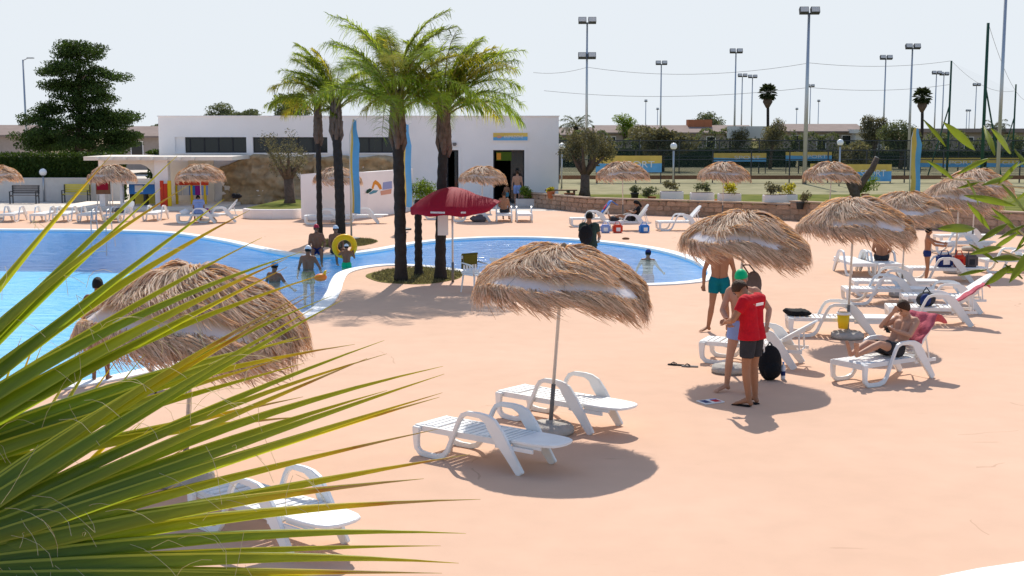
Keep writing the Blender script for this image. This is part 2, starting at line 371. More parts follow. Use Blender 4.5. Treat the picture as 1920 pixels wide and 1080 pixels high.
def smooth_loop(pts, k=8):
    out = []; n_ = len(pts)
    for i in range(n_):
        p0, p1, p2, p3 = pts[i-1], pts[i], pts[(i+1) % n_], pts[(i+2) % n_]
        for j in range(k):
            t = j/k; out.append(.5*((2*p1) + (p2-p0)*t + (2*p0-5*p1+4*p2-p3)*t*t + (3*p1-p0-3*p2+p3)*t**3))
    return out

# ================================================================== the setting
gs = MB().box(-3000, 3000, -60, 5000, -1.9, -1.8).build('ground', 'earth'); struct(gs)
px = [(-330,428),(-150,429),(0,431),(150,432),(300,436),(400,449),(480,466),(545,478),(600,480),(660,476),(720,468),(780,457),(840,450),(920,446),(1000,446),(1080,450),(1160,458),(1230,469),(1290,486),(1325,507),(1316,523),(1260,531),(1180,533),(1080,530),(980,522),(900,512),(830,502),(770,497),(715,497),(665,503),(632,513),(619,530),(612,548),(595,570),(563,590),(500,618),(400,655),(300,685),(180,712),(60,730),(-100,745),(-330,760)]
loop = smooth_loop([G(*p) for p in px], 6)
N = len(loop)
def offs(lp, d):
    out = []
    for i in range(len(lp)):
        t = (lp[(i+1) % len(lp)] - lp[i-1]); nn = Vector((-t.y, t.x, 0)).normalized(); out.append(lp[i] + nn*d)
    return out
area = sum(loop[i].x*loop[(i+1) % N].y - loop[(i+1) % N].x*loop[i].y for i in range(N))
sg = -1 if area > 0 else 1
outer = offs(loop, .34*sg)
def sheet_with_hole(name, rect, hole, z, m):
    polys = [[Vector((x, y, 0)) for x, y in rect], [Vector((p.x, p.y, 0)) for p in hole]]
    tris = tessellate_polygon(polys); vs = [(p.x, p.y, z) for q in polys for p in q]
    me = bpy.data.meshes.new(name); me.from_pydata(vs, [], [list(t) for t in tris]); 
    bm = bmesh.new(); bm.from_mesh(me); bmesh.ops.recalc_face_normals(bm, faces=bm.faces)
    if bm.faces and sum(f.normal.z for f in bm.faces) < 0: bmesh.ops.reverse_faces(bm, faces=bm.faces)
    bm.to_mesh(me); bm.free(); return mobj(name, me, m)
deck = struct(sheet_with_hole('pool_deck', [(-80,-12),(80,-12),(80,61),(-80,61)], outer, 0, 'deck_paint'))
# back yard of pale paving and earth
struct(MB().box(-80, 80, 61, 140, -.5, -.004).build('path', 'pale_concrete'))
struct(MB().box(-400, 400, 140, 1500, -.5, -.02).build('far_ground', 'earth'))
# pool: coping, basin, water
vs = []; fs = []
for i in range(N):
    a, b_ = loop[i], outer[i]
    vs += [(a.x, a.y, -1.5), (a.x, a.y, -.05), (a.x, a.y, .02), (a.x+(b_.x-a.x)*.1, a.y+(b_.y-a.y)*.1, .035), (b_.x, b_.y, .03), (b_.x, b_.y, -.05)]
for i in range(N):
    j = (i+1) % N
    for k in range(1, 5): fs.append((i*6+k, j*6+k, j*6+k+1, i*6+k+1))
cop = struct(MB().add(vs, fs).build('pool_coping', 'coping', smooth=False))
bs = MB(); bs.add([(p.x, p.y, -1.45) for p in loop], [])
tris = tessellate_polygon([[Vector((p.x, p.y, 0)) for p in loop]]); bs.f = [list(t) for t in tris]
k = len(bs.v); bs.v += [(p.x, p.y, -.05) for p in loop]
bs.f += [(i, (i+1) % N, k+(i+1) % N, k+i) for i in range(N)]
struct(bs.build('pool_basin', 'basin'))
ws = MB(); ws.v = [(p.x, p.y, -.07) for p in loop]; ws.f = [list(t) for t in tris]
wat = ws.build('pool_water', 'water'); struct(wat)
# blue floor strip standing in for the curved edge of a submerged step
lo = [G(527,478,-.07), G(560,487,-.07), G(583,500,-.07), G(590,520,-.07), G(585,545,-.07), G(560,575,-.07)]
sh = MB()
for i in range(len(lo)-1):
    a, b_ = lo[i], lo[i+1]; d = (b_-a); nn = Vector((-d.y, d.x, 0)).normalized()*.14
    sh.add([(a.x-nn.x, a.y-nn.y, -1.44), (b_.x-nn.x, b_.y-nn.y, -1.44), (b_.x+nn.x, b_.y+nn.y, -1.44), (a.x+nn.x, a.y+nn.y, -1.44)], [(0,1,2,3)])
struct(sh.build('pool_floor_line', 'blue_plastic'))
# grass islands under the palms
def blob(cx, cy, rx, ry, z, name, m, seed):
    rnd = random.Random(seed); ph = [rnd.uniform(0, 6) for _ in range(3)]; pts = []
    for k in range(48):
        a = 2*PI*k/48; r = 1 + .05*math.sin(2*a+ph[0]) + .04*math.sin(3*a+ph[1]) + .02*math.sin(7*a+ph[2])
        pts.append((cx+rx*r*math.cos(a), cy+ry*r*math.sin(a)))
    return struct(MB().prism(pts, -.3, z, 'z').build(name, m))
def grass(name, spots, h, w, m, seed, label):
    rg = np.random.default_rng(seed); P = np.array(spots); n_ = len(P)
    a = rg.uniform(0, 2*PI, n_); hh = h*rg.uniform(.5, 1.3, n_); dx = np.cos(a)*w; dy = np.sin(a)*w; lean = rg.normal(0, .4, (n_, 2))*hh[:, None]
    V = np.stack([np.c_[P[:,0]-dx, P[:,1]-dy, P[:,2]], np.c_[P[:,0]+dx, P[:,1]+dy, P[:,2]], np.c_[P[:,0]+lean[:,0], P[:,1]+lean[:,1], P[:,2]+hh]], 1).reshape(-1, 3)
    o = mobj(name, fastmesh(name, V, np.arange(n_*3).reshape(-1, 3)), m); o['kind'] = 'stuff'; o['label'] = label; o['category'] = 'grass'; return o
for (cx_, cy_, w_, y0, y1, sd_) in ((782, 516, 176, 500, 533, 1), (648, 455, 118, 447, 463.5, 2)):
    c = G(cx_, cy_); rx = w_/2*c.y/F; ry = abs(G(cx_, y0).y - G(cx_, y1).y)/2
    blob(c.x, c.y, rx, ry, .012, 'grass_island', 'dry_grass', sd_)
    rg = random.Random(sd_); sp = []
    for _ in range(5000):
        a = rg.uniform(0, 6.283); q = math.sqrt(rg.random())*.97; sp.append((c.x+rx*q*math.cos(a), c.y+ry*q*math.sin(a), .01))
    grass('short_grass', sp, .06, .012, 'olive_leaf', sd_, 'short dry grass around the feet of the %s' % ('tall palm trio' if sd_ == 1 else 'palm beside the feather flag'))
# raised lawn, sports court
wl = [G(975,386), G(1100,399), G(1290,406), G(1480,413), G(1700,428), G(1925,441), G(2100,452)]
poly = [(p.x, p.y+.2) for p in wl] + [(60, 66.5), (wl[0].x, 66.5)]
struct(MB().prism(poly, -.3, .52, 'z').build('lawn', 'grass'))
struct(MB().box(wl[0].x+.4, 160, 66.5, 139, -.3, .5).build('court_ground', 'court'))
struct(MB().box(wl[0].x+.4, 260, 139, 420, -.3, .42).build('terrain', 'dry_grass'))

# ================================================================== low stone wall with capping
wallE = empty('stone_wall', (0,0,0), 0, 'low brown stone retaining wall between the peach deck and the lawn', 'wall')
rg = random.Random(5)
core = MB(); capm = MB()
stone_meshes = []
for k in range(7):
    m_ = MB().box(-.5,.5,-.5,.5,-.5,.5).mesh('stone', bevel=.09)
    for v in m_.vertices: v.co += Vector([rg.uniform(-.05,.05) for _ in range(3)])
    stone_meshes.append(m_); m_.materials.append(M['wall_stone'])
cnt = 0
for i in range(len(wl)-1):
    a, b_ = wl[i], wl[i+1]; d = b_-a; L = d.length; an = math.atan2(d.y, d.x); mt = Matrix.Translation(a) @ Matrix.Rotation(an, 4, 'Z')
    hgt = .62 if i < 3 else .74
    core.box(-.02, L+.02, .05, .42, -.1, hgt-.03, mt); capm.box(-.03, L+.03, -.03, .48, hgt+.04, hgt+.10, mt)
    z = 0.0; row = 0
    while z < hgt-.05:
        rh = (hgt+.03)/3; x = -rg.random()*.3
        while x < L:
            w_ = rg.uniform(.34, .68); x1 = min(x+w_, L+.05)
            if x1-max(x,0) > .12 and cnt < 300:
                o = bpy.data.objects.new('stone', stone_meshes[cnt % 7]); link(o, wallE); cnt += 1
                o.location = mt @ Vector(((max(x,0)+x1)/2, .10+rg.uniform(-.015,.03), z+rh/2)); o.rotation_euler = (0, 0, an)
                o.scale = (x1-max(x,0)-.018, .2, rh-.018)
            x = x1
        z += rh; row += 1
core.build('core', 'mortar', wallE); capm.build('capping', 'mortar', wallE)

# ================================================================== sun loungers
def ribbon(mb, path, wid, y0, y1):
    P = [Vector((a, b_)) for a, b_ in path]; Lf = []; Rt = []
    for i, p in enumerate(P):
        t = (P[min(i+1, len(P)-1)] - P[max(i-1, 0)]).normalized(); nn = Vector((-t.y, t.x)); w_ = wid[i]/2
        Lf.append(p+nn*w_); Rt.append(p-nn*w_)
    n_ = len(P); vs = [(q.x, y, q.y) for y in (y0, y1) for side in (Lf, Rt) for q in side]; fs = []
    for i in range(n_-1):
        fs += [(i, i+1, n_+i+1, n_+i), (2*n_+i, 3*n_+i, 3*n_+i+1, 2*n_+i+1), (i, 2*n_+i, 2*n_+i+1, i+1), (n_+i, n_+i+1, 3*n_+i+1, 3*n_+i)]
    fs += [(0, n_, 3*n_, 2*n_), (n_-1, 3*n_-1, 4*n_-1, 2*n_-1)]
    mb.add(vs, fs)
SPATH = [(.05,.34),(.045,.20),(.055,.09),(.11,.035),(.22,.022),(.36,.022),(.46,.05),(.52,.11),(.62,.33),(.70,.50),(.75,.57),(.83,.60),(1.00,.60),(1.10,.575),(1.17,.52),(1.27,.40),(1.42,.21),(1.58,.0)]
SWID = [.11,.085,.075,.07,.062,.062,.066,.06,.05,.05,.052,.055,.065,.10,.16,.17,.13,.10]
def make_lounger(detail, back):
    e = empty('sun_lounger')
    for sgn in (-1, 1):
        m_ = MB(); y = .315*sgn; ribbon(m_, SPATH, SWID, y-.024, y+.024); m_.build('side_frame', 'white_plastic', e, bevel=.008 if detail else 0)
    m_ = MB()
    for sgn in (-1, 1): m_.box(.03, 1.2, .272*sgn-.017, .272*sgn+.017, .285, .352)
    m_.box(.0, .035, -.29, .29, .27, .355); m_.box(1.17, 1.2, -.255, .255, .285, .34); m_.build('seat_rail', 'white_plastic', e)
    n_ = 12; st = 1.14/n_
    if detail:
        sm_ = MB().box(.006, st-.014, -.255, .255, .0, .024).mesh('slat', bevel=.006)
        for k in range(n_): mobj('slat', sm_, 'white_plastic', e, (.037+k*st, 0, .336 + (-.012 if 3 <= k <= 9 else 0)))
    else:
        m_ = MB()
        for k in range(n_): m_.box(.04+k*st, .04+(k+1)*st-.02, -.255, .255, .336, .36)
        m_.build('seat', 'white_plastic', e)
    bk = MB(); L = .80
    out = [(.22,-.27),(.5,-.265),(.66,-.24),(.75,-.19),(.79,-.10),(.80,0),(.79,.10),(.75,.19),(.66,.24),(.5,.265),(.22,.27)]
    bk.prism(out, 0, .03, 'z')
    for k in range(3): bk.box(.01+k*.07, .058+k*.07, -.27, .27, .0, .028)
    for sgn in (-1, 1): bk.box(.0, .225, .24*sgn-.03, .24*sgn+.03, -.025, .0)
    for sgn in (-1, 1): bk.box(.225, .62, .235*sgn-.014, .235*sgn+.014, -.04, 0)
    b_ = bk.build('backrest', 'white_plastic', e, bevel=.006 if detail else 0, loc=(1.18, 0, .332), rot=(0, -back, 0))
    if back > .2:
        c = math.cos(back); s_ = math.sin(back); m_ = MB()
        for sgn in (-1, 1): m_.tube([(1.18+.5*c, .2*sgn, .33+.5*s_-.03), (1.62, .2*sgn, .27)], .014, 6)
        m_.tube([(1.62, -.22, .27), (1.62, .22, .27)], .014, 6); 
        m_.box(1.2, 1.68, -.285, -.26, .25, .30); m_.box(1.2, 1.68, .26, .285, .25, .30); m_.build('back_support', 'white_plastic', e)
    else:
        m_ = MB()
        for sgn in (-1, 1): m_.box(1.2, 1.72, .285*sgn-.012, .285*sgn+.012, .255, .30)
        m_.build('back_rail', 'white_plastic', e)
    return e
protos = {}
def lounger(p, head, label, group=None, detail=False, back=0.0):
    key = (detail, round(back, 2))
    if key not in protos:
        protos[key] = make_lounger(detail, back); o = protos[key]
    else: o = copy_tree(protos[key])
    o.location = (p.x, p.y, .004); o.rotation_euler = (0, 0, R(head)); tag(o, label, 'sun lounger', group); return o
def lounger_leg(px_, py_, head, *a, **k):     # placed by its near rear foot
    p = G(px_, py_); h = R(head); off = Vector((1.58*math.cos(h)+.315*math.sin(h), 1.58*math.sin(h)-.315*math.cos(h), 0))
    return lounger(p-off, head, *a, **k)
def lounger_foot(px_, py_, head, *a, **k):    # placed by its near front foot
    p = G(px_, py_); h = R(head); off = Vector((.06*math.cos(h)+.315*math.sin(h), .06*math.sin(h)-.315*math.cos(h), 0))
    return lounger(p-off, head, *a, **k)
LG = 'white sun loungers around the pool'
lc1 = lounger_foot(783, 853, -37, 'flat white sun lounger half in the shade of the parasol beside it', LG, True)
lc2 = lounger_foot(937, 783, -40, 'flat white sun lounger in full sun just behind a straw parasol pole', LG, True)
lounger_leg(548, 1052, -42, 'flat white sun lounger below the spreading fan palm leaves', LG, True)
l1 = lounger_foot(1317, 680, -24, 'white sun lounger with raised back behind the man in the red shirt', LG, True, .55)
l3 = lounger_foot(1622, 728, 33, 'white sun lounger carrying the reading man and a pink towel', LG, True, .85)
l2 = lounger_leg(1641, 634, -6, 'flat white sun lounger beside the yellow bucket with a black cloth on its foot', LG, True)
l4 = lounger_leg(1822, 613, -9, 'white sun lounger with raised back and a pink towel over its edge', LG, True, .62)
l5 = lounger_leg(1840, 589, -9, 'white sun lounger with raised back next to the one with the pink towel', LG, True, .62)
lounger_foot(1591, 572, -4, 'flat white sun lounger in the middle of the row beside the parasol poles', LG, True)
lounger_foot(1606, 556, -4, 'flat white sun lounger behind another flat one, arm loops overlapping', LG, True)
l8 = lounger_foot(1640, 519, 93, 'white sun lounger end on with a striped towel on its arm', LG)
l9 = lounger_foot(1692, 520, 93, 'white sun lounger end on carrying the seated person with dark hair', LG)
l10 = lounger_foot(1708, 529, -4, 'flat white sun lounger loaded with blue and red cool bags', LG)
lounger_foot(1757, 476, 0, 'flat white sun lounger in front of the stone wall behind the standing boy', LG)
lounger_foot(1765, 462, 2, 'white sun lounger closest to the rough stones of the retaining wall', LG)
lounger_foot(1850, 512, 4, 'white sun lounger with raised back beyond the cool bags, near the stone wall', LG, False, .62)
FG = 'white sun loungers far across the pool'
for q in (12, 70, 112, 158): lounger_foot(q+16, 417, 92, 'white sun lounger standing end on in the row before the benches', FG)
l_k = lounger_foot(222, 418, 80, 'white sun lounger with grey towels under the parasol by the bar', FG, False, .62)
lounger_foot(296, 415, 88, 'white sun lounger standing alone before the arched bar', FG)
lj1 = lounger_foot(333, 419, 8, 'white sun lounger piled with bags and towels before the play panels', FG)
lj2 = lounger_foot(372, 418, 15, 'white sun lounger with raised back and a black cloth before the play panels', FG, False, .85)
lounger_foot(573, 421, 5, 'white sun lounger in front of the curved white wall, nearer its end', FG)
lounger_foot(640, 420, 5, 'white sun lounger in front of the curved white wall beside the flag pole', FG)
lounger_foot(800, 412, 8, 'white sun lounger with an orange bag behind the red parasol', FG)
lounger_foot(851, 416, 5, 'white sun lounger with raised back behind the red parasol', FG, False, .62)
lh1 = lounger_foot(960, 417, 92, 'white sun lounger end on under a straw parasol, person seated on it', FG)
lounger_foot(998, 417, 92, 'white sun lounger end on in front of the doorway', FG)
le1 = lounger_foot(1073, 426, 4, 'white sun lounger with a blue and red towel over its raised back', FG, False, .95)
le2 = lounger_foot(1141, 433, 4, 'white sun lounger carrying the seated woman under a straw parasol', FG, False, .95)
lounger_foot(1238, 433, 6, 'empty white sun lounger with raised back before the low stone wall', FG, False, .85)

# ================================================================== straw parasols
def thatch_mesh(seed, nstr, w, Rr, h, seg, wind=.3):
    rg = np.random.default_rng(seed); gth = rg.uniform(.35, .75); gsh = rg.uniform(-.5, .6); gcut = rg.uniform(.86, .93); lp1, lp2, lp3 = rg.uniform(0, 6.28, 3); Vs = []; Fs = []; base = 0
    zc = lambda r: h*(1-np.clip(r/Rr, 0, 1)**1.9)
    tiers = [(.0,.42,.9),(.10,.46,1.0),(.24,.46,1.2),(.38,.44,1.4),(.52,.42,1.5),(.66,.42,1.4),(.90,.34,1.7),(.97,.30,1.6)]
    wsum = sum(t[2] for t in tiers)
    for ti, (r0, ln, wt) in enumerate(tiers):
        n_ = int(nstr*wt/wsum); ncl = int(46 + 30*r0)
        ca = rg.uniform(0, 2*PI, ncl); cl = rg.integers(0, ncl, n_)
        th = ca[cl] + rg.normal(0, .085, n_); conv = rg.uniform(.35, .8, ncl)[cl]; d_th = (ca[cl]-th)*conv
        L = Rr*ln*rg.uniform(.72, 1.18, n_)*rg.uniform(.85, 1.15, ncl)[cl]
        root = Rr*(r0 + rg.uniform(-.05, .05, n_)); root = np.clip(root, .01, None)
        front = np.clip(np.cos(th + PI/2 + gsh), 0, 1)      # side facing -y
        if ti in (4, 5):                                    # bare band of cloth on the weather side
            cut = (front > gth)
            L = np.where(cut, np.minimum(L, np.maximum(Rr*(gcut-.09*rg.random(n_))-root, Rr*.05)), L)
        if ti == 6: root = np.where(front > gth, Rr*rg.uniform(.93, .99, n_), root)
        puff = (rg.uniform(.008, .04, n_) + rg.uniform(0, .055, ncl)[cl]); L = L*rg.uniform(.72, 1.12, ncl)[cl]
        curl = rg.normal(0, .05, n_) + rg.normal(0, .09, ncl)[cl]
        s = np.linspace(0, 1, seg+1)[None, :]
        rr = root[:, None] + s*L[:, None]
        ang = th[:, None] + d_th[:, None]*s - wind*np.sin(th)[:, None]*s**1.5*(.5 + .5*np.clip(rr/Rr, 0, 1)) + curl[:, None]*s**2
        exc = np.clip(rr-Rr, 0, None); rin = np.minimum(rr, Rr)
        rad = rin + exc*rg.uniform(.02, .34, n_)[:, None]
        z = zc(rin) + puff[:, None]*np.sin(np.minimum(s*2.2, PI/2)) - exc*.95 + .012
        q_ = np.clip(rr/Rr, 0, 1); z = z + rg.normal(0, .006, z.shape) + q_*(.035*np.sin(3*ang+lp1)+.03*np.sin(5*ang+lp2)) + .03*np.sin(9*q_+4*ang+lp3)*q_*(1-q_)*3
        x = rad*np.cos(ang) + wind*.16*s**2*L[:, None]; y = rad*np.sin(ang)
        wd = w*rg.uniform(.6, 1.4, n_)[:, None]*np.array([.8]+[1.0]*(seg-1)+[.35])[None, :]
        tx = -np.sin(ang); ty = np.cos(ang); tw = rg.normal(0, .5, n_)[:, None]
        A_ = np.stack([x-tx*wd, y-ty*wd, z-tw*wd], -1); B_ = np.stack([x+tx*wd, y+ty*wd, z+tw*wd], -1)
        V = np.stack([A_, B_], 2).reshape(-1, 3)
        idx = (np.arange(n_)[:, None]*(seg+1)*2 + np.arange(seg)[None, :]*2)[..., None] + np.array([0, 1, 3, 2])
        Vs.append(V); Fs.append(idx.reshape(-1, 4) + base); base += len(V)
    return fastmesh('thatch', np.concatenate(Vs), np.concatenate(Fs))
def fabric_mesh(Rr, h):
    m_ = MB(); prof = [(.02, h)] + [(Rr*q, h*(1-q**1.9)) for q in (.15,.3,.45,.6,.72,.82,.9,.96,1.0)] + [(Rr*1.005, -.10)]
    m_.lathe([(r, z) for r, z in prof], 32); return m_.mesh('fabric_canopy', True)
TH = [thatch_mesh(11, 13000, .0046, 1.03, .46, 7, .42), thatch_mesh(12, 13000, .0046, 1.05, .54, 7, .30), thatch_mesh(15, 9500, .0058, 1.03, .48, 6, .38), thatch_mesh(16, 9500, .0058, 1.03, .48, 6, .33)]
THF = [thatch_mesh(13, 2600, .014, 1.06, .48, 5, .22), thatch_mesh(14, 2600, .014, 1.06, .48, 5, .28)]
for t_ in TH+THF: t_.materials.append(M['thatch'])
FAB = fabric_mesh(1.0, .47); FAB.materials.append(M['white_fabric'])
POLE = MB().tube([(0,0,.55),(0,0,2.2)], .021, 10).mesh('pole', True); POLE.materials.append(M['pole'])
SLEEVE = MB().tube([(0,0,.03),(0,0,.62)], .027, 10).mesh('pole_sleeve', True); SLEEVE.materials.append(M['pole_dark'])
FIN = MB().lathe([(0,2.29),(.03,2.27),(.05,2.22),(.03,2.17)], 10).mesh('finial', True); FIN.materials.append(M['thatch_end'])
pb = MB().lathe([(0,0),(.27,0),(.30,.03),(.29,.09),(.24,.125),(.06,.13),(.05,.17),(0,.17)], 24).mesh('base', True)
for v in pb.vertices: v.co *= 1+.03*math.sin(v.co.x*30+v.co.y*17)
pb.materials.append(M['concrete'])
RIBS = MB()
for k in range(8):
    a = 2*PI*k/8; RIBS.tube([(.02*math.cos(a), .02*math.sin(a), 2.08), (.6*math.cos(a), .6*math.sin(a), 2.02), (.99*math.cos(a), .99*math.sin(a), 1.76)], .006, 5)
RIBS = RIBS.mesh('rib_frame'); RIBS.materials.append(M['pole'])
def parasol(px_, py_, label, mesh, tilt=(0, 0), rz=0, sc=1.0, base=True, lift=0):
    p = G(px_, py_); e = empty('straw_parasol', p, 0, label, 'parasol', 'straw parasols over the loungers')
    rot = (R(tilt[1]), R(tilt[0]), R(rz)); e.scale = (sc, sc, sc); h = 1.73+lift
    def ch(name, me, z=0):
        o = bpy.data.objects.new(name, me); link(o, e); o.rotation_euler = rot; o.location = Matrix.Rotation(R(tilt[0]), 3, 'Y') @ Matrix.Rotation(R(tilt[1]), 3, 'X') @ Vector((0, 0, z)); return o
    o = ch('pole', POLE); o.scale = (1, 1, (2.2+lift)/2.2); ch('pole_sleeve', SLEEVE); ch('fabric_canopy', FAB, h); ch('rib_frame', RIBS, lift); ch('finial', FIN, lift)
    t_ = ch('thatch', mesh, h); t_['kind'] = 'stuff'
    if base:
        o = bpy.data.objects.new('base', pb); link(o, e)
    return e
parasol(1031, 812, 'straw parasol with one bare grey cloth band standing between two empty white loungers', TH[0], (4, 0), 0, 1.02, lift=.09)
parasol(345, 905, 'straw parasol beside the fan palm, over the dark pushchair', TH[1], (5, 0), 8, 1.13, lift=-.22)
parasol(1367, 698, 'straw parasol over the man in the red shirt, grey bag hanging from its pole', TH[2], (5.5, 0), -6, .96, lift=.40)
parasol(1588, 634, 'straw parasol with a yellow bucket hanging on its pole', TH[3], (1.5, 0), 10, 1.0, lift=.32)
parasol(1690, 556, 'straw parasol beside the person seated with dark hair', TH[2], (1.5, 0), 40, .96, lift=.24)
parasol(1790, 512, 'straw parasol whose pole stands beside the blue and red cool bags', TH[3], (1, 0), -20, 1.02, lift=.2)
parasol(1822, 470, 'straw parasol closest to the rough stones of the retaining wall', THF[0], (1, 0), 10, 1.05, lift=.2)
parasol(1553, 420, 'straw parasol in front of the leaning bare olive trunk', THF[1], (2, 0), 0, 1.05, lift=.15)
parasol(1354, 413, 'straw parasol in front of the row of white planters', THF[0], (1, 0), 8, 1.02, lift=.15)
parasol(1168, 412, 'straw parasol over the seated woman by the stone wall', THF[1], (-1, 0), 4, 1.04, lift=.12)
parasol(903, 413, 'straw parasol in front of the doorway of the white building', THF[0], (1.5, 0), 16, .93, lift=.2)
parasol(632, 417, 'straw parasol in front of the curved white wall', THF[1], (1.5, 0), 30, .93, lift=.2)
parasol(379, 414, 'straw parasol in front of the red and yellow play panels', THF[1], (-1, 0), -12, .95, lift=.25)
parasol(212, 412, 'straw parasol in front of the arched bar', THF[0], (1, 0), -25, .93, lift=.25)
parasol(-4, 411, 'straw parasol in front of the dark clipped hedge', THF[1], (2, 0), 60, .93, lift=.25)

# ================================================================== red parasol, chairs, notice
p = G(849, 529)
rp_ = empty('red_parasol', p, 0, 'dark red cloth parasol with white print on its edge beside the palms', 'parasol')
MB().tube([(0,0,0),(0,0,2.35)], .025, 10).build('pole', 'pole', rp_, True); MB().tube([(0,0,0),(0,0,.5)], .034, 10).build('pole_sleeve', 'pole_dark', rp_, True)
m_ = MB(); vs = []; nr = 9; ns = 48
for i in range(nr+2):
    q = min(i, nr)/nr
    for k in range(ns):
        a = 2*PI*k/ns; sc = 1-.03*(.5-.5*math.cos(8*a))*q; r = 1.06*q*sc; z = 2.40-.52*q**1.8 - .03*q*(.5-.5*math.cos(8*a))
        if i == nr+1: z -= .13 + .02*math.sin(8*a); r *= .99
        fl = max(0, math.cos(a))**6
        z += fl*.16*max(0, q-.6)/.4*(1.9 if i == nr+1 else 1); r += fl*.16*max(0, q-.6)/.4
        vs.append((r*math.cos(a), r*math.sin(a), z))
fs = [(i*ns+k, i*ns+(k+1) % ns, (i+1)*ns+(k+1) % ns, (i+1)*ns+k) for i in range(nr+1) for k in range(ns)]
m_.add(vs, fs); m_.build('canopy', 'dark_red', rp_, True)
m_ = MB()
for k in range(8):
    a = 2*PI*k/8; m_.tube([(0,0,2.36),(.5*math.cos(a),.5*math.sin(a),2.24),(1.02*math.cos(a),1.02*math.sin(a),1.86)], .007, 5)
m_.build('rib_frame', 'pole', rp_)
for a0, wd_ in ((-1.87, .36), (-1.27, .12)):
    m_ = MB(); kk = 12
    for k in range(kk):
        a1 = a0+wd_*(k/kk-.5); a2 = a0+wd_*((k+.72)/kk-.5); r = 1.062
        m_.add([(r*math.cos(a1), r*math.sin(a1), 1.80), (r*math.cos(a2), r*math.sin(a2), 1.80), (r*math.cos(a2), r*math.sin(a2), 1.845), (r*math.cos(a1), r*math.sin(a1), 1.845)], [(0,1,2,3)])
    m_.build('printed_lettering', 'paper', rp_)
def plastic_chair(px_, py_, rz, label):
    e = empty('plastic_chair', G(px_, py_), R(rz), label, 'chair', 'white plastic chairs by the palms')
    for sx in (-1, 1):
        for sy in (-1, 1): MB().tube([(.22*sx, .21*sy, .42), (.26*sx, .25*sy, 0)], [.025, .018], 6).build('leg', 'white_plastic', e)
        MB().tube([(.25*sx, .24, .70), (.27*sx, -.16, .66), (.26*sx, -.22, .60), (.24*sx, -.22, .42)], .02, 6).build('armrest', 'white_plastic', e, True)
    MB().box(-.24,.24,-.23,.23,.41,.44).build('seat', 'white_plastic', e, bevel=.01)
    m_ = MB()
    for k in range(5): m_.box(-.2+k*.085, -.14+k*.085, .235, .255, .5, .8)
    m_.box(-.24,.24,.23,.262,.79,.87); m_.box(-.24,.24,.23,.262,.44,.51); m_.build('backrest', 'white_plastic', e, bevel=.006); return e
plastic_chair(893, 548, 40, 'white plastic armchair beside the red parasol pole with an olive towel')
plastic_chair(925, 556, -30, 'white plastic armchair tucked beside another one behind the straw canopy')
tw = tag(MB().box(-.24,.24,-.02,.02,-.02,.03).box(-.24,.24,.0,.03,-.34,.0).box(-.22,.2,-.05,-.025,-.24,.0).build('towel', 'olive_towel', None, bevel=.01), 'olive green towel draped over the back of a white chair', 'towel')
c_ = G(893, 548); tw.location = c_ + Matrix.Rotation(R(40), 3, 'Z') @ Vector((0, .246, .885)); tw.rotation_euler = (0, 0, R(40))

# ================================================================== palms
def frond_mesh(seed, L, el, droop, nl, ll, w, gold):
    rg = np.random.default_rng(seed); n_ = 26; s = np.linspace(0, 1, n_)
    ang = el - droop*s**1.25; dx = np.cos(ang)*L/(n_-1); dz = np.sin(ang)*L/(n_-1)
    X = np.concatenate([[0], np.cumsum(dx[:-1])]); Z = np.concatenate([[0], np.cumsum(dz[:-1])])
    q = np.repeat(np.sort(rg.uniform(.17, 1, nl)), 2); side = np.tile([-1, 1], nl); m_ = len(q)
    q = np.clip(q + rg.normal(0, .006, m_), .15, 1); rx = np.interp(q, s, X); rz = np.interp(q, s, Z); ra = np.interp(q, s, ang)
    lf = ll*np.sin(np.clip((q-.05)/.95, 0, 1)*PI*.82+.32)**.7*rg.uniform(.8, 1.15, m_); fw = rg.uniform(.4, 1.2, m_); up = rg.normal(.3, .6, m_)
    # leaflet direction: forward along rachis + sideways + scattered up, tips sag
    dx_ = np.cos(ra)*fw; dz_ = np.sin(ra)*fw + up*.6; dy_ = side*1.0; nrm = np.sqrt(dx_**2+dy_**2+dz_**2); dx_ /= nrm; dy_ /= nrm; dz_ /= nrm
    k = 4; t = np.linspace(0, 1, k)[None, :]; sag = rg.uniform(.25, .75, m_)[:, None]
    px_ = rx[:, None]+dx_[:, None]*lf[:, None]*t*(1-.25*sag*t); py_ = dy_[:, None]*lf[:, None]*t*(1-.35*sag*t); pz_ = rz[:, None]+dz_[:, None]*lf[:, None]*t - sag*lf[:, None]*t**2*.85
    wd = w*np.array([.6, 1, .8, .1])[None, :]*rg.uniform(.7, 1.2, m_)[:, None]
    A_ = np.stack([px_-wd*.8, py_, pz_-wd*.5*0+wd*.3], -1); B_ = np.stack([px_+wd*.8, py_, pz_-wd*.3], -1)
    V = np.stack([A_, B_], 2).reshape(-1, 3); idx = (np.arange(m_)[:, None]*k*2 + np.arange(k-1)[None, :]*2)[..., None]+np.array([0, 1, 3, 2])
    me = fastmesh('frond', V, idx.reshape(-1, 4)); me.materials.append(M['palm_gold' if gold else 'palm_green'])
    mr_ = MB(); sel = [0, 4, 9, 14, 19, 25]; mr_.tube([(X[i], 0, Z[i]) for i in sel], [.034, .024, .018, .013, .009, .004], 6)
    rme = mr_.mesh('rachis', True); rme.materials.append(M['rachis']); return me, rme
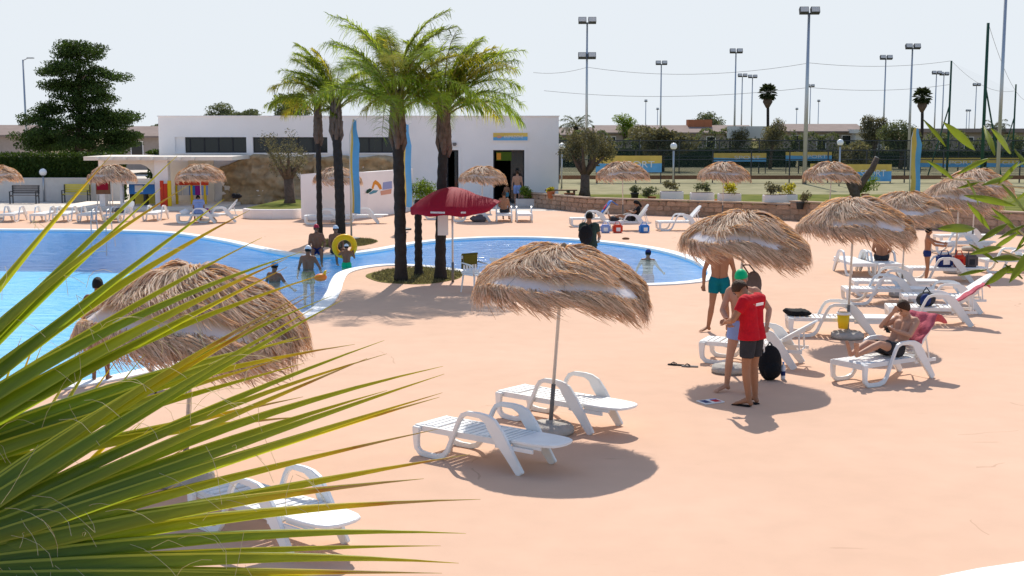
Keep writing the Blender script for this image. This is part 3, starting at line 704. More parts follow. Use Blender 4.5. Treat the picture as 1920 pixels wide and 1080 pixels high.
def feather_palm(px_, py_, trunk_h, rb, rt, nfr, label, seed, L, crown=True, lean=(0, 0), bias=None):
    rg = random.Random(seed); p = G(px_, py_); e = empty('feather_palm', p, 0, label, 'palm tree', 'feather palms on grass islands')
    prof = []; n_ = 22
    for k in range(n_+1):
        q = k/n_; r = rb+(rt-rb)*q + (.035*(1-q*8) if q < .12 else 0) + (.012 if k % 2 else -.004); prof.append(((lean[0]*q*q, lean[1]*q*q, -.05+q*(trunk_h+.05)), r))
    MB().tube([a for a, _ in prof], [b_ for _, b_ in prof], 14).build('trunk', 'trunk_dark', e, True)
    if not crown: return e
    top = Vector((lean[0], lean[1], trunk_h)); bm_ = MB()
    for k in range(26):                          # old leaf bases clasping the stem
        a = k*2.4 + rg.uniform(-.2, .2); z = trunk_h-.25 + .95*k/26; r = rt*1.05*(1.12-.35*k/26); wd = .10
        c_, s_ = math.cos(a), math.sin(a); q0 = top*1 + Vector((0, 0, z-trunk_h))
        bm_.tube([q0+Vector((c_*r*.7, s_*r*.7, -.22)), q0+Vector((c_*r*1.15, s_*r*1.15, 0)), q0+Vector((c_*r*1.12, s_*r*1.12, .26)), q0+Vector((c_*r*1.35, s_*r*1.35, .48))], [.06, .075, .045, .02], 6)
    bm_.tube([top+Vector((0,0,-.1)), top+Vector((0,0,.5)), top+Vector((0,0,1.0))], [rt, rt*.8, .05], 10); bm_.build('leaf_bases', 'boot', e, True)
    for k in range(nfr):
        q = (k+.5)/nfr; el = R(88 - 56*q**1.1 + rg.uniform(-7, 7)); az = k*2.39996 + rg.uniform(-.35, .35)
        if bias is not None and rg.random() < .35: az = bias+rg.uniform(-.6, .6)
        l_ = L*rg.uniform(.82, 1.1)*(1-.12*abs(q-.5)); dr = R(rg.uniform(48, 88)+20*q)
        me, rme = frond_mesh(seed*100+k, l_, el, dr, 115, .62*L/2.7, .0125, rg.random() < (.06+.22*q))
        f_ = mobj('frond', me, None, e, top+Vector((.05*math.cos(az), .05*math.sin(az), .55+.25*(1-q))), (0, 0, az)); mobj('rachis', rme, None, f_)
    return e
feather_palm(752, 527, 3.75, .15, .13, 30, 'tall feather palm on the grass island of the red parasol, no notice on its trunk', 3, 2.75, lean=(-.05, 0), bias=2.4)
feather_palm(826, 524, 3.6, .14, .115, 30, 'feather palm with a paper notice on its trunk, fronds sweeping over the doorway', 4, 2.6, lean=(.1, .1), bias=.2)
feather_palm(785, 516, 2.0, .105, .085, 0, 'thin dark palm stem between two thicker trunks beside the red parasol', 6, 2, crown=False)
feather_palm(639, 453, 3.9, .17, .145, 29, 'feather palm with a thick trunk on the grass island beside the feather flag', 5, 2.6, lean=(-.1, 0), bias=3.0)
feather_palm(600, 450, 3.75, .10, .085, 6, 'slim palm with a thin crown beside the feather flag', 9, 1.5)
nt_ = tag(MB().box(-.135,.135,-.012,.0,-.27,.27).build('notice', 'paper', None, bevel=.004), 'white paper notice fixed to a dark palm trunk below the red parasol', 'notice')
pn = G(826, 524); nt_.location = (pn.x+.08, pn.y-.155, 1.42)

# ================================================================== leafy things
def leaves(clusters, n_, size, seed, flat=1.0, shell=.55):
    rg = np.random.default_rng(seed); C = np.array([c[:3] for c in clusters]); Rd = np.array([c[3:6] if len(c) >= 6 else (c[3],)*3 for c in clusters])
    wt = (Rd[:, 0]*Rd[:, 1]*Rd[:, 2])**(2/3); ci = rg.choice(len(C), n_, p=wt/wt.sum())
    d = rg.normal(0, 1, (n_, 3)); d /= np.linalg.norm(d, axis=1)[:, None]; r = shell+(1-shell)*rg.random(n_)**.6; r = np.where(rg.random(n_) < .12, r*rg.uniform(1, 1.28, n_), r)
    P = C[ci] + d*Rd[ci]*r[:, None]
    a = rg.normal(0, 1, (n_, 3)); a[:, 2] *= flat; a /= np.linalg.norm(a, axis=1)[:, None]; b_ = np.cross(a, rg.normal(0, 1, (n_, 3))); b_ /= np.linalg.norm(b_, axis=1)[:, None]
    s = size*rg.uniform(.6, 1.4, n_)[:, None]; a = a*s; b_ = b_*s*.38
    V = np.stack([P-a, P+b_, P+a, P-b_], 1).reshape(-1, 3)
    return fastmesh('crown', V, np.arange(n_*4).reshape(-1, 4))
def tree(name, loc, clusters, n_, size, leafm, label, cat, group, trunk, seed, barkm='bark', flat=1.0, shell=.5):
    e = empty(name, loc, 0, label, cat, group)
    if trunk:
        m_ = MB()
        for pts, rad in trunk: m_.tube(pts, rad, 9)
        m_.build('trunk', barkm, e, True)
    c = mobj('crown', leaves(clusters, n_, size, seed, flat, shell), leafm, e); return e
# big pine
rg = random.Random(21); pp = A(150, 300, 86); pz = pp.z; base = Vector((pp.x, 86, 0)); u = 86/F
cl = []
def pc(x, y, rx, ry, k, dz=1):
    for _ in range(k):
        xx = x+rg.uniform(-rx, rx)*.8; yy = y+rg.uniform(-ry, ry)*.7; s_ = rg.uniform(.45, .85)
        cl.append(((xx-150)*u, rg.uniform(-1, 1)*max(rx, 30)*u*.7, 3.8+(245-yy)*u, s_*1.05, s_*1.05, s_*.46))
pc(160,100,48,18,26); pc(150,130,70,16,26); pc(160,160,55,18,20); pc(222,142,18,10,6); pc(175,185,50,14,16); pc(110,165,28,9,8); pc(95,205,35,10,12); pc(190,215,50,14,18); pc(150,230,85,15,34); pc(215,225,38,12,14); pc(70,225,25,10,8); pc(150,255,105,20,50); pc(80,262,55,18,22); pc(235,262,30,18,14); pc(150,275,105,16,40); pc(155,180,52,60,26)
tr_ = [([(0,0,-.1),(.1,0,1.2),(-.1,0,3.0),(.15,0,5.2),(.2,0,7.6),(.25,0,9.2)], [.32,.28,.24,.18,.11,.04])]
for k in range(16):
    z0 = rg.uniform(1.6, 7.5); a = rg.uniform(0, 6.28); l_ = rg.uniform(1.2, 3.0)*(1-.06*z0); tr_.append(([(0,0,z0),(math.cos(a)*l_*.5,math.sin(a)*l_*.5,z0+.5),(math.cos(a)*l_,math.sin(a)*l_,z0+.75)], [.09,.06,.02]))
tree('pine_tree', base, cl, 60000, .095, 'pine_leaf', 'tall dark pine in uneven tiers behind the clipped hedge', 'tree', None, tr_, 31, shell=.25)
def bgtree(px_, py_, Y, w, h, label, group, m_='tree_leaf', n_=2600, seed=1, z0=.4, size=None, name='background_tree'):
    rg = random.Random(seed); c = A(px_, py_, Y); u = Y/F; rw = w*u/2; rh = h*u/2; cl = []
    for _ in range(12): 
        s_ = rg.uniform(.35, .6); cl.append((rg.uniform(-1, 1)*rw*.62, rg.uniform(-1, 1)*rw*.6, c.z-z0+rg.uniform(-1, 1)*rh*.6, rw*s_, rw*s_, rh*s_))
    tr_ = [([(0,0,-.05),(.1,0,(c.z-z0)*.5),(0,0,c.z-z0)], [rw*.09+.06, rw*.07+.04, .03])]
    for k in range(4):
        a = rg.uniform(0, 6.28); tr_.append(([(.08,0,(c.z-z0)*.45),(math.cos(a)*rw*.5, math.sin(a)*rw*.4, c.z-z0+rh*.2)], [rw*.05+.03, .02]))
    return tree(name, (c.x, Y, z0), cl, n_, size or max(.10, .05*rw+.03), m_, label, 'tree', group, tr_, seed, shell=.3)
BT = 'trees far behind the pool area'
bgtree(410, 212, 120, 55, 36, 'flat topped dark tree just above the flat white roof', BT, seed=2, z0=0)
bgtree(455, 218, 125, 70, 26, 'low wide dark tree above the flat white roof beside a flat topped one', BT, seed=3, z0=0)
bgtree(548, 200, 110, 76, 56, 'round dark green tree above the white roof beside the palm fronds', BT, seed=4, z0=0, n_=4000)
bgtree(290, 243, 150, 36, 20, 'small green treetop beside the edge of the white building', BT, seed=6, z0=0)
bgtree(1330, 228, 190, 60, 46, 'rounded dark tree standing behind a low bungalow with a chimney block', BT, seed=7, n_=3500)
bgtree(1170, 235, 150, 50, 40, 'green round bush tree behind the olive tree by the lawn', BT, seed=8, m_='shrub_leaf')
bgtree(1640, 245, 118, 55, 62, 'brownish olive tree in front of the bungalow with a white roof edge', BT, seed=9, m_='olive_leaf', n_=4500)
bgtree(1690, 258, 112, 75, 66, 'wide green tree standing behind the floodlight mast and the blue flag', BT, seed=10, n_=5000)
bgtree(1445, 250, 112, 52, 72, 'brown thin olive tree below the tall fan palm', BT, seed=11, m_='olive_leaf', n_=3000)
bgtree(1240, 265, 105, 120, 60, 'grey green olive tree with a leaning limb behind the court fence', BT, seed=12, m_='olive_leaf', n_=5000)
bgtree(1385, 262, 118, 40, 50, 'small greyish olive tree behind the yellow and blue court banner', BT, seed=13, m_='olive_leaf', n_=2000)
bgtree(1600, 290, 92, 85, 62, 'pruned olive tree with open crown above the leaning bare trunk', BT, seed=14, m_='olive_leaf', n_=3000)
# clipped hedges
def hedge(x0, x1, y0, y1, z0, z1, n_, size, m_, label, seed, group=None):
    rg = np.random.default_rng(seed); e = empty('hedge', ((x0+x1)/2, (y0+y1)/2, z0), 0, label, 'hedge', group); hx, hy, hz = (x1-x0)/2, (y1-y0)/2, z1-z0
    MB().box(-hx+.12, hx-.12, -hy+.12, hy-.12, -.02, hz-(.12 if seed < 3 else 1.1)).build('inner_twigs', 'pine_leaf', e)
    P = np.c_[rg.uniform(-hx, hx, n_), rg.uniform(-hy, hy, n_), rg.uniform(0, hz, n_)]; f_ = rg.choice(4, n_, p=[.55, .25, .1, .1])
    wob = (np.sin(P[:,0]*1.1+seed)+np.sin(P[:,0]*2.7+2*seed)+np.sin(P[:,0]*.45))*.16*(0 if seed < 3 else 1.6)
    P[f_ == 0, 1] = -hy; P[f_ == 1, 2] = hz; P[:, 2] *= 1+wob/hz*1.2; P[f_ == 2, 0] = -hx; P[f_ == 3, 0] = hx; P += rg.normal(0, .05, P.shape)
    a = rg.normal(0, 1, (n_, 3)); a /= np.linalg.norm(a, axis=1)[:, None]; b_ = np.cross(a, rg.normal(0, 1, (n_, 3))); b_ /= np.linalg.norm(b_, axis=1)[:, None]; s = size*rg.uniform(.6, 1.4, n_)[:, None]
    V = np.stack([P-a*s, P+b_*s*.45, P+a*s, P-b_*s*.45], 1).reshape(-1, 3); mobj('foliage', fastmesh('foliage', V, np.arange(n_*4).reshape(-1, 4)), m_, e)
hedge(-34.5, -21.5, 69.8, 71.5, 0, 2.5, 16000, .09, 'hedge_leaf', 'long dark clipped hedge behind the grey low wall and benches', 1)
hedge(-21, -17.5, 74, 75.5, 0, 2.6, 3500, .1, 'hedge_leaf', 'clipped hedge seen through the arch of the bar', 2)
hedge(3.5, 26, 118, 120, .4, 3.3, 9000, .13, 'tree_leaf', 'dark hedge of shrubs across the court below the pale roofs', 3)
hedge(27, 47, 119, 121, .4, 3.0, 8000, .13, 'tree_leaf', 'dark hedge of shrubs in front of the bungalow with a white roof edge', 4)
hedge(48, 75, 122, 124, .4, 2.9, 8000, .13, 'tree_leaf', 'dark hedge behind the tall green net posts', 5)
# olives close by
def olive(px_, py_, z0, hw, hh, lean, label, seed, n_, fork=1.0, size=.06):
    rg = random.Random(seed); p = G(px_, py_, z0); cl = []; tr_ = [([(0,0,-.05),(.02,0,.3),(lean*.3,0,fork)], [.34,.25,.22])]
    for k in range(6):
        a = 2*PI*k/6+rg.uniform(-.3, .3); q = Vector((lean+math.cos(a)*hw*.55, math.sin(a)*hw*.5, fork+hh*rg.uniform(.35, .7))); tr_.append(([(lean*.3,0,fork-.1),(lean*.6+math.cos(a)*hw*.28, math.sin(a)*.3, fork+hh*.22),q], [.15,.10,.03]))
        for j in range(4): s_ = rg.uniform(.32, .55); cl.append((q.x+rg.uniform(-.5,.5)*hw*.6, q.y+rg.uniform(-.4,.4)*hw, q.z+rg.uniform(-.25,.5)*hh*.6, s_*hw*.6, s_*hw*.6, s_*hh*.5))
    return tree('olive_tree', p, cl, n_, size, 'olive_leaf', label, 'tree', None, tr_, seed, shell=.15)
olive(1096, 368, .52, 1.6, 2.1, .1, 'olive tree with a stout forked trunk on the lawn beside the white building', 41, 6500, 1.1)
olive(543, 386, .3, 1.35, 2.2, -.1, 'sparse old olive tree growing from the white planter', 42, 2600, 1.25, .05)
# bare leaning olive trunk
p = G(1612, 380, .52); e = empty('bare_olive_tree', p, 0, 'bare sawn olive trunk forking in two on the lawn', 'tree')
MB().tube([(-.2,0,-.05),(-.25,0,.5),(-.55,0,1.1),(-1.0,0,1.7)], [.28,.24,.2,.17], 10).tube([(-.25,0,.45),(.15,.1,1.0),(.55,.1,1.55),(.75,.1,2.05)], [.2,.17,.14,.12], 10).build('trunk', 'bark', e, True)
MB().tube([(.74,.1,2.04),(.76,.1,2.075)], .11, 10).build('cut_face', 'pale_concrete', e)
# fan palms far away
def far_fan_palm(px_, top, Y, label, seed, cr, z0=.4):
    rg = random.Random(seed); c = A(px_, top, Y); e = empty('fan_palm', (c.x, Y, z0), 0, label, 'palm tree', 'tall fan palms on the skyline'); hh = c.z-z0-cr*.5
    MB().tube([(0,0,-.05),(.1,0,hh*.5),(0,0,hh)], [.24,.17,.16], 8).build('trunk', 'trunk_dark', e, True)
    MB().tube([(0,0,hh-cr*1.5),(0,0,hh-cr*.9),(0,0,hh-cr*.1)], [.18,.5*cr,.3*cr], 8).build('dead_skirt', 'bark', e, True)
    n_ = 30
    for k in range(n_):
        a = k*2.4; el = R(80-130*(k/n_)); d = Vector((math.cos(a)*math.cos(el), math.sin(a)*math.cos(el), math.sin(el))); c0 = Vector((0,0,hh))+d*cr*.5; m_ = MB()
        s_ = d.cross(Vector((0,0,1))).normalized(); up = s_.cross(d)
        m_.tube([(0,0,hh), c0], .03, 4)
        for j in range(13):
            t = (j-6)/6*1.35; v = (d*math.cos(t)+s_*math.sin(t))*cr*.55; w_ = (s_*math.cos(t)-d*math.sin(t))*.055; m_.add([c0-w_, c0+w_, c0+v*.7+w_*.8+up*.03, c0+v*1.05-up*.12, c0+v*.7-w_*.8+up*.03], [(0,1,2,3,4)])
        m_.build('leaf', 'fan_far', e)
far_fan_palm(1440, 165, 150, 'tall fan palm with a shaggy neck between the floodlight masts', 1, 1.15)
far_fan_palm(1730, 172, 140, 'tall fan palm rising behind the blue and yellow flag', 2, 1.1)
def far_feather(px_, top, Y, L, label, seed, z0=.4):
    c = A(px_, top, Y); e = empty('feather_palm', (c.x, Y, z0), 0, label, 'palm tree', 'feather palms on the skyline'); rg = random.Random(seed); hh = c.z-z0
    MB().tube([(0,0,-.05),(0,0,hh)], [.3,.25], 8).build('trunk', 'trunk_dark', e, True)
    for k in range(15):
        q = k/15; me, rme = frond_mesh(seed*77+k, L*rg.uniform(.85,1.1), R(75-70*q), R(85), 45, .5, .035, False); me.materials[0] = M['tree_leaf']; f_ = mobj('frond', me, None, e, (0,0,hh), (0,0,k*2.4)); mobj('rachis', rme, None, f_)
far_feather(1080, 238, 130, 2.0, 'bushy date palm just past the corner of the white building', 5)
far_feather(1866, 242, 150, 1.8, 'bushy palm on the skyline beside the tall net posts', 6)

# ================================================================== white building
YB = 67.0
def WX(px_, Y=YB): return (px_-960)/F*Y*1.0
def WZ(py_, Y=YB): return H + (245-py_)/F*Y
bE = empty('white_building', (WX(700), YB+4, 0), 0, 'long flat roofed white building with dark strip windows and two doorways', 'building')
def part(name, m, x0, x1, y0, y1, z0, z1, bev=0, par=None):
    par = par or bE; L0 = bE.location
    return MB().box(x0-L0.x, x1-L0.x, y0-L0.y, y1-L0.y, z0, z1).build(name, m, par, bevel=bev)
xl, xr = WX(302), WX(1047); zt = WZ(219); d1 = WX(925), WX(983); d2 = WX(838), WX(860); zd = WZ(281); w1 = (WX(332), WX(465)); w2 = (WX(477), WX(616)); w3 = (WX(668), WX(742)); zw0, zw1 = WZ(286), WZ(257)
# front wall pieces round the openings
T = .35
part('wall', 'white_paint', xl, xr, YB, YB+T, zd+.0 if False else zw1, zt)
part('wall', 'white_paint', xl, w1[0], YB, YB+T, 0, zw1); part('wall', 'white_paint', w1[1], w2[0], YB, YB+T, zw0, zw1); part('wall', 'white_paint', w2[1], w3[0], YB, YB+T, zw0, zw1)
part('wall', 'white_paint', w1[0], w3[1], YB, YB+T, 0, zw0); part('wall', 'white_paint', w3[1], d2[0], YB, YB+T, 0, zw1); part('wall', 'white_paint', d2[1], d1[0], YB, YB+T, 0, zw1); part('wall', 'white_paint', d1[1], xr, YB, YB+T, 0, zw1)
part('wall', 'white_paint', d1[0], d1[1], YB+.003, YB+T, zd, zw1); part('wall', 'white_paint', d2[0], d2[1], YB+.003, YB+T, zd, zw1)
part('wall', 'white_paint', xl, xl+.3, YB+T, YB+9, 0, zt); part('wall', 'white_paint', xr-.3, xr, YB+T, YB+9, 0, zt); part('wall', 'white_paint', xl, xr, YB+8.7, YB+9, 0, zt-.01)
part('roof', 'white_paint', xl+.3, xr-.3, YB+T, YB+8.7, zt-.35, zt-.2); part('parapet_cap', 'white_paint', xl-.04, xr+.04, YB-.05, YB+T+.05, zt, zt+.05)
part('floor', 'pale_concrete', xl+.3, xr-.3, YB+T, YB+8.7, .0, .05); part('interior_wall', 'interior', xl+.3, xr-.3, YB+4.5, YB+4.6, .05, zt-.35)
def window(x0, x1, z0, z1, npan, blind=0):
    wn = part('window', 'frame_dark', x0, x1, YB+.20, YB+.26, z0, z0+.06); L0 = bE.location
    f_ = MB().box(x0-L0.x, x1-L0.x, YB+.2-L0.y, YB+.26-L0.y, z1-.06, z1)
    for k in range(npan+1): xx = x0+(x1-x0)*k/npan - L0.x; f_.box(xx-.03, xx+.03, YB+.19-L0.y, YB+.25-L0.y, z0, z1)
    f_.build('frame', 'frame_dark', wn)
    for k in range(npan): a = x0+(x1-x0)*k/npan; b_ = x0+(x1-x0)*(k+1)/npan; part('pane', 'house_wall_pale' if k < blind else 'dark_glass', a+.03, b_-.03, YB+.215, YB+.225, z0+.06, z1-.06, par=wn)
    part('sill', 'white_paint', x0-.03, x1+.03, YB-.05, YB+.19, z0-.06, z0-.002, par=wn)
window(w1[0], w1[1], zw0, zw1, 5, 0); window(w2[0], w2[1], zw0, zw1, 5); window(w3[0], w3[1], zw0, zw1, 3)
part('window_shutter', 'white_paint', w1[0], w1[0]+.5, YB+.1, YB+.19, zw0, zw1)
def door(x0, x1, z1, poster):
    L0 = bE.location; dr = part('door', 'frame_dark', x0, x0+.07, YB+.1, YB+.2, 0, z1)
    MB().box(x1-.07-L0.x, x1-L0.x, YB+.1-L0.y, YB+.2-L0.y, 0, z1).box(x0+.07-L0.x, x1-.07-L0.x, YB+.1-L0.y, YB+.2-L0.y, z1-.07, z1).build('frame', 'frame_dark', dr)
    part('pane', 'dark_glass', (x0+x1)/2+.1, x1-.07, YB+.14, YB+.16, .05, z1-.07, par=dr)
    part('surround', 'white_paint', x1+.002, x1+.13, YB-.045, YB-.002, 0, z1+.13, par=dr); part('surround', 'white_paint', x0-.13, x0-.002, YB-.045, YB-.002, 0, z1+.13, par=dr); part('surround', 'white_paint', x0-.0, x1+.0, YB-.045, YB-.002, z1+.01, z1+.13, par=dr)
    if poster:
        part('poster', 'shrub_leaf', x0+.15, x0+.95, YB+.115, YB+.125, z1-.55, z1-.1, par=dr); part('poster', 'print_orange', x0+.18, x0+.4, YB+.105, YB+.112, z1-.5, z1-.15, par=dr)
door(d1[0], d1[1], zd, True); door(d2[0], d2[1], zd, False)
L0 = bE.location
sg_ = tag(empty('sign_board', (WX(957), YB-.0, WZ(256))), 'yellow over blue sign board with white lettering above the doorway', 'sign'); sw = WX(989)-WX(925); shh = WZ(249)-WZ(263)
MB().box(-sw/2-.05, sw/2+.05, -.06, -.005, -shh/2-.05, shh/2+.05).build('frame', 'white_paint', sg_)
MB().box(-sw/2, sw/2, -.075, -.062, -shh/2, shh*.0).build('blue_panel', 'banner_blue', sg_)
pts = [(-sw/2, 0), (sw/2, 0), (sw/2, shh/2), (-sw/2, shh/2)]; MB().prism([(-sw/2,-.04),(-sw*.3,0),(sw/2,.001),(sw/2,shh/2),(-sw/2,shh/2)], -.082, -.064, 'y').build('yellow_panel', 'banner_yellow', sg_)
text('lettering', 'ANIMAZIONE', .20, 'paper', sg_, (.16, -.088, -.02), (PI/2, 0, 0), sx=.82)
MB().ell((-sw*.32, -.088, -.01), (.14, .012, .07)).build('emblem', 'print_peach', sg_, True)
lampw = tag(MB().box(-.1,.1,-.16,0,-.05,.08).box(-.07,.07,-.2,-.16,-.09,.05).build('wall_lamp', 'grey_wood', None, bevel=.01, loc=(WX(853), YB, WZ(270))), 'small grey floodlight on the white wall above the narrow doorway', 'lamp')
# rock facing along the lower wall: uneven sheet with depth
def rockface(x0, x1, y, z0, top, label, seed, group=None):
    nx = int((x1-x0)/.08); nz = 30; V = []; 
    for i in range(nx+1):
        x = x0+(x1-x0)*i/nx; zt_ = top(x)
        for j in range(nz+1):
            z = z0+(zt_-z0)*j/nz; d = .55*noise.fractal(Vector((x*.8, z*1.1, seed)), .8, 2.1, 6) + .16*noise.cell(Vector((x*1.7+.6*noise.noise(Vector((x,z,1))), z*2.4+.6*noise.noise(Vector((z,x,2))), seed))) - .15*(1 if j < nz else -.9); V.append((x-x0, d, z-z0))
    Fq = [(i*(nz+1)+j, (i+1)*(nz+1)+j, (i+1)*(nz+1)+j+1, i*(nz+1)+j+1) for i in range(nx) for j in range(nz)]
    o = mobj('rock_facing', fastmesh('rock_facing', V, Fq), 'rock', None, (x0, y, z0)); tag(o, label, 'rock face', group); return o
rockface(WX(418), WX(592), YB-.25, 0, lambda x: WZ(291 + max(0, (480-(x/YB*F+960)))*.28 + 3*math.sin(x*2)), 'rough brown rock facing on the building wall behind the olive tree', 1.3)
rockface(WX(593), WX(745), YB-.25, 0, lambda x: WZ(292 + 2*math.sin(x*3)), 'band of rough brown rock facing showing above the curved white wall', 4.7)
# terrace floor under the roof
struct(MB().box(WX(165), WX(455), 61.6, YB-.01, -.1, .14).build('terrace', 'cream'))
# covered bar
YP = 63.0
br = empty('bar_shelter', (WX(300, YP), YP, .14), 0, 'cream flat roofed bar shelter with an arched opening and square pillars', 'shelter')
def bp_(name, m, x0, x1, y0, y1, z0, z1, bev=0): L0 = br.location; return MB().box(x0-L0.x, x1-L0.x, y0-L0.y, y1-L0.y, z0-L0.z, z1-L0.z).build(name, m, br, bevel=bev)
zr0, zr1 = WZ(302, YP), WZ(292.5, YP)
sl_ = bp_('roof', 'cream', WX(168, YP), WX(442, YP), YP-.6, YB-.3, zr0+.06, zr1)
for k in range(8): xx = WX(192, YP)+k*.66; bp_('beam_end', 'cream', xx, xx+.16, YP-.85, YP-.601, zr0+.08, zr0+.2)
bp_('pillar', 'white_paint', WX(294, YP), WX(319, YP), YP-.2, YP+.3, .14, zr0+.059)
bp_('pillar', 'white_paint', WX(190, YP), WX(200, YP), YP-.2, YP+.3, .14, zr0+.059)
bp_('pillar', 'white_paint', WX(226, YP), WX(231, YP), YP-.0, YP+.25, .14, WZ(341, YP))
ax0, ax1 = WX(200.2, YP), WX(293.8, YP); za0, za1 = WZ(334, YP), WZ(307, YP); L0 = br.location
arch = [(ax0, WZ(341, YP)), (ax1, WZ(341, YP)), (ax1, zr0+.058), (ax0, zr0+.058)]
hole = [(WX(222, YP), za0), (WX(289, YP), za0), (WX(290, YP), za0+.2), (WX(286, YP), za0+.42), (WX(278, YP), za1-.1), (WX(268, YP), za1), (WX(226, YP), za1), (WX(222, YP), za1-.1)]
polys = [[Vector((a, b_, 0)) for a, b_ in arch], [Vector((a, b_, 0)) for a, b_ in hole]]; tr_ = tessellate_polygon(polys); al = [q for P_ in polys for q in P_]
mm = MB()
for yy in (YP-.12, YP+.12): mm.add([(q.x-L0.x, yy-L0.y, q.y-L0.z) for q in al], [list(t) for t in tr_])
nA, nH = len(arch), len(hole)
for off, n_ in ((0, nA), (nA, nH)):
    for i in range(n_): a, b_ = off+i, off+(i+1) % n_; mm.f.append([a, b_, b_+nA+nH, a+nA+nH])
mm.build('arched_wall', 'cream', br)
bp_('counter_top', 'cream', WX(228, YP), WX(293, YP), YP-.25, YP+.35, WZ(344, YP), WZ(341, YP)-.002)
bp_('back_wall', 'yellow_wood', WX(230, YP), WX(292, YP), YP+1.6, YP+1.7, .14, WZ(342, YP))
bp_('side_wall', 'cream', WX(322, YP), WX(372, YP), YB-.55, YB-.45, .14, zr0+.05)
fr_ = empty('drink_cooler', (WX(268, YP), YP+.6, .14), 0, 'blue and white cooler box on dark legs inside the bar', 'cooler')
MB().box(-.75,.75,-.3,.3,.55,1.05).build('body', 'blue_plastic', fr_, bevel=.02); MB().box(-.78,.78,-.33,.33,1.06,1.1).build('lid', 'paper', fr_); MB().box(-.45,-.05,-.312,-.302,.65,.98).build('panel', 'paper', fr_)
for q in (-.68, 0, .68): MB().box(q-.05,q+.05,-.28,.28,0,.549).build('leg', 'dark_metal', fr_)
ns = empty('notice_stand', (WX(206, YP), YP-.9, 0), 0, 'stand with dark red picture board behind the straw parasol at the bar', 'sign'); MB().box(-.35,.35,-.02,.02,.75,1.4).build('board', 'wood', ns); MB().box(-.3,.25,-.035,-.022,.95,1.3).build('picture', 'dark_red', ns)
for q in (-.3, .3): MB().box(q-.02,q+.02,-.02,.02,0,.749).build('leg', 'steel', ns)
def play_panel(x, y, w, h, cols, label, rz=0):
    e = empty('play_tower', (x, y, .14), rz, label, 'play panel'); n_ = len(cols)
    for k, c in enumerate(cols): MB().box(-w/2+w*k/n_, -w/2+w*(k+1)/n_-.012, -.05, .05, .0, h*(1-.12*(k % 2))).build('board', c, e, bevel=.01)
    return e
play_panel(WX(314, YP)+.1, YP-.55, .55, 1.25, ['red_plastic','red_plastic','yellow'], 'upright red and yellow play panel beside the white pillar')
pe = empty('play_house', (WX(350, YP), YP+1.3, .14), 0, 'colourful plastic play house with red beam and yellow legs under the shelter', 'play house')
MB().box(-.85,.8,-.1,.1,.95,1.15).build('beam', 'red_plastic', pe, bevel=.02)
for q, c in ((-.7,'house_wall_pale'),(-.3,'house_wall_pale'),(.0,'blue_plastic'),(.3,'purple'),(.6,'light_blue')): MB().box(q-.18,q+.16,-.06,.06,.45,.93).build('panel', c, pe, bevel=.015)
for q in (-.8,-.05,.62): MB().box(q-.05,q+.06,-.08,.08,0,.949).build('leg', 'yellow', pe)
# curved white free standing wall with mural
cw = [G(565,411), G(597,413), G(640,412), G(690,408), G(744,400), G(775,394)]
we = empty('curved_wall', G(640,412), 0, 'curved white free standing wall with a small colourful painted mural', 'wall'); mm = MB(); L0 = we.location
tops = [1.93, 2.02, 2.02, 2.0, 2.0, 2.0]
for i in range(len(cw)-1):
    a, b_ = cw[i], cw[i+1]; d = (b_-a); nn = Vector((-d.y, d.x, 0)).normalized()*.25
    q = [a-L0, b_-L0, b_-L0+nn, a-L0+nn]; t0, t1 = tops[i], tops[i+1]
    mm.add([(v.x, v.y, 0) for v in q] + [(q[0].x, q[0].y, t0), (q[1].x, q[1].y, t1), (q[2].x, q[2].y, t1), (q[3].x, q[3].y, t0)], [(0,1,5,4),(2,3,7,6),(4,5,6,7),(3,0,4,7),(1,2,6,5)])
mm.build('wall', 'white_paint', we)
a, b_ = cw[3], cw[4]; d = (b_-a); an = math.atan2(d.y, d.x); ux = d.length/(744-690)
mur = empty('painted_mural', a-L0+Vector((0,0,0)), an); mur.parent = we
def mp_(name, m, x0, y0, x1, y1, k): 
    za = lambda yy: (406-yy)/ (F/56.5); MB().prism([((x0-690)*ux, za(y1)), ((x1-690)*ux, za(y1)), ((x1-690)*ux*1.0, za(y0)), ((x0-690)*ux, za(y0))], -.004-.003*k, -.002, 'y').build(name, m, mur)
def mpoly(name, m, pts, k): MB().prism([((x-690)*ux, (406-y)/(F/56.5)) for x, y in pts], -.004-.003*k, -.002, 'y').build(name, m, mur)
mpoly('print', 'print_orange', [(697,352),(700,341),(704,337),(709,341),(714,347),(716,355),(712,356),(707,347),(703,345),(700,354)], 1); mpoly('print', 'print_blue', [(718,343),(735,342),(735,356),(717,357)], 2)
mpoly('print', 'print_peach', [(713,359),(734,357),(733,366),(714,367)], 3); mpoly('print', 'print_green', [(687,360),(689,354),(694,352),(699,354),(695,358),(690,361)], 1); mpoly('print', 'print_teal', [(692,361),(700,356),(709,357),(705,361),(694,363)], 2)
# white planter ring with grass
pl = [G(455,409), G(470,411), G(510,411.5), G(550,411), G(567,410)]
e = empty('white_planter', pl[2], 0, 'long low white plastered planter holding the sparse olive tree', 'planter'); L0 = e.location
pts = [(p.x-L0.x, p.y-L0.y) for p in pl] + [(pl[-1].x-L0.x, 8.5), (pl[0].x-L0.x+.4, 8.5)]
MB().prism(pts, 0, .42, 'z').build('wall', 'white_paint', e, bevel=.03)
ins = [(x*.94, .3+(y*.94)) for x, y in pts]; MB().prism(ins, .40, .43, 'z').build('soil', 'grass', e)
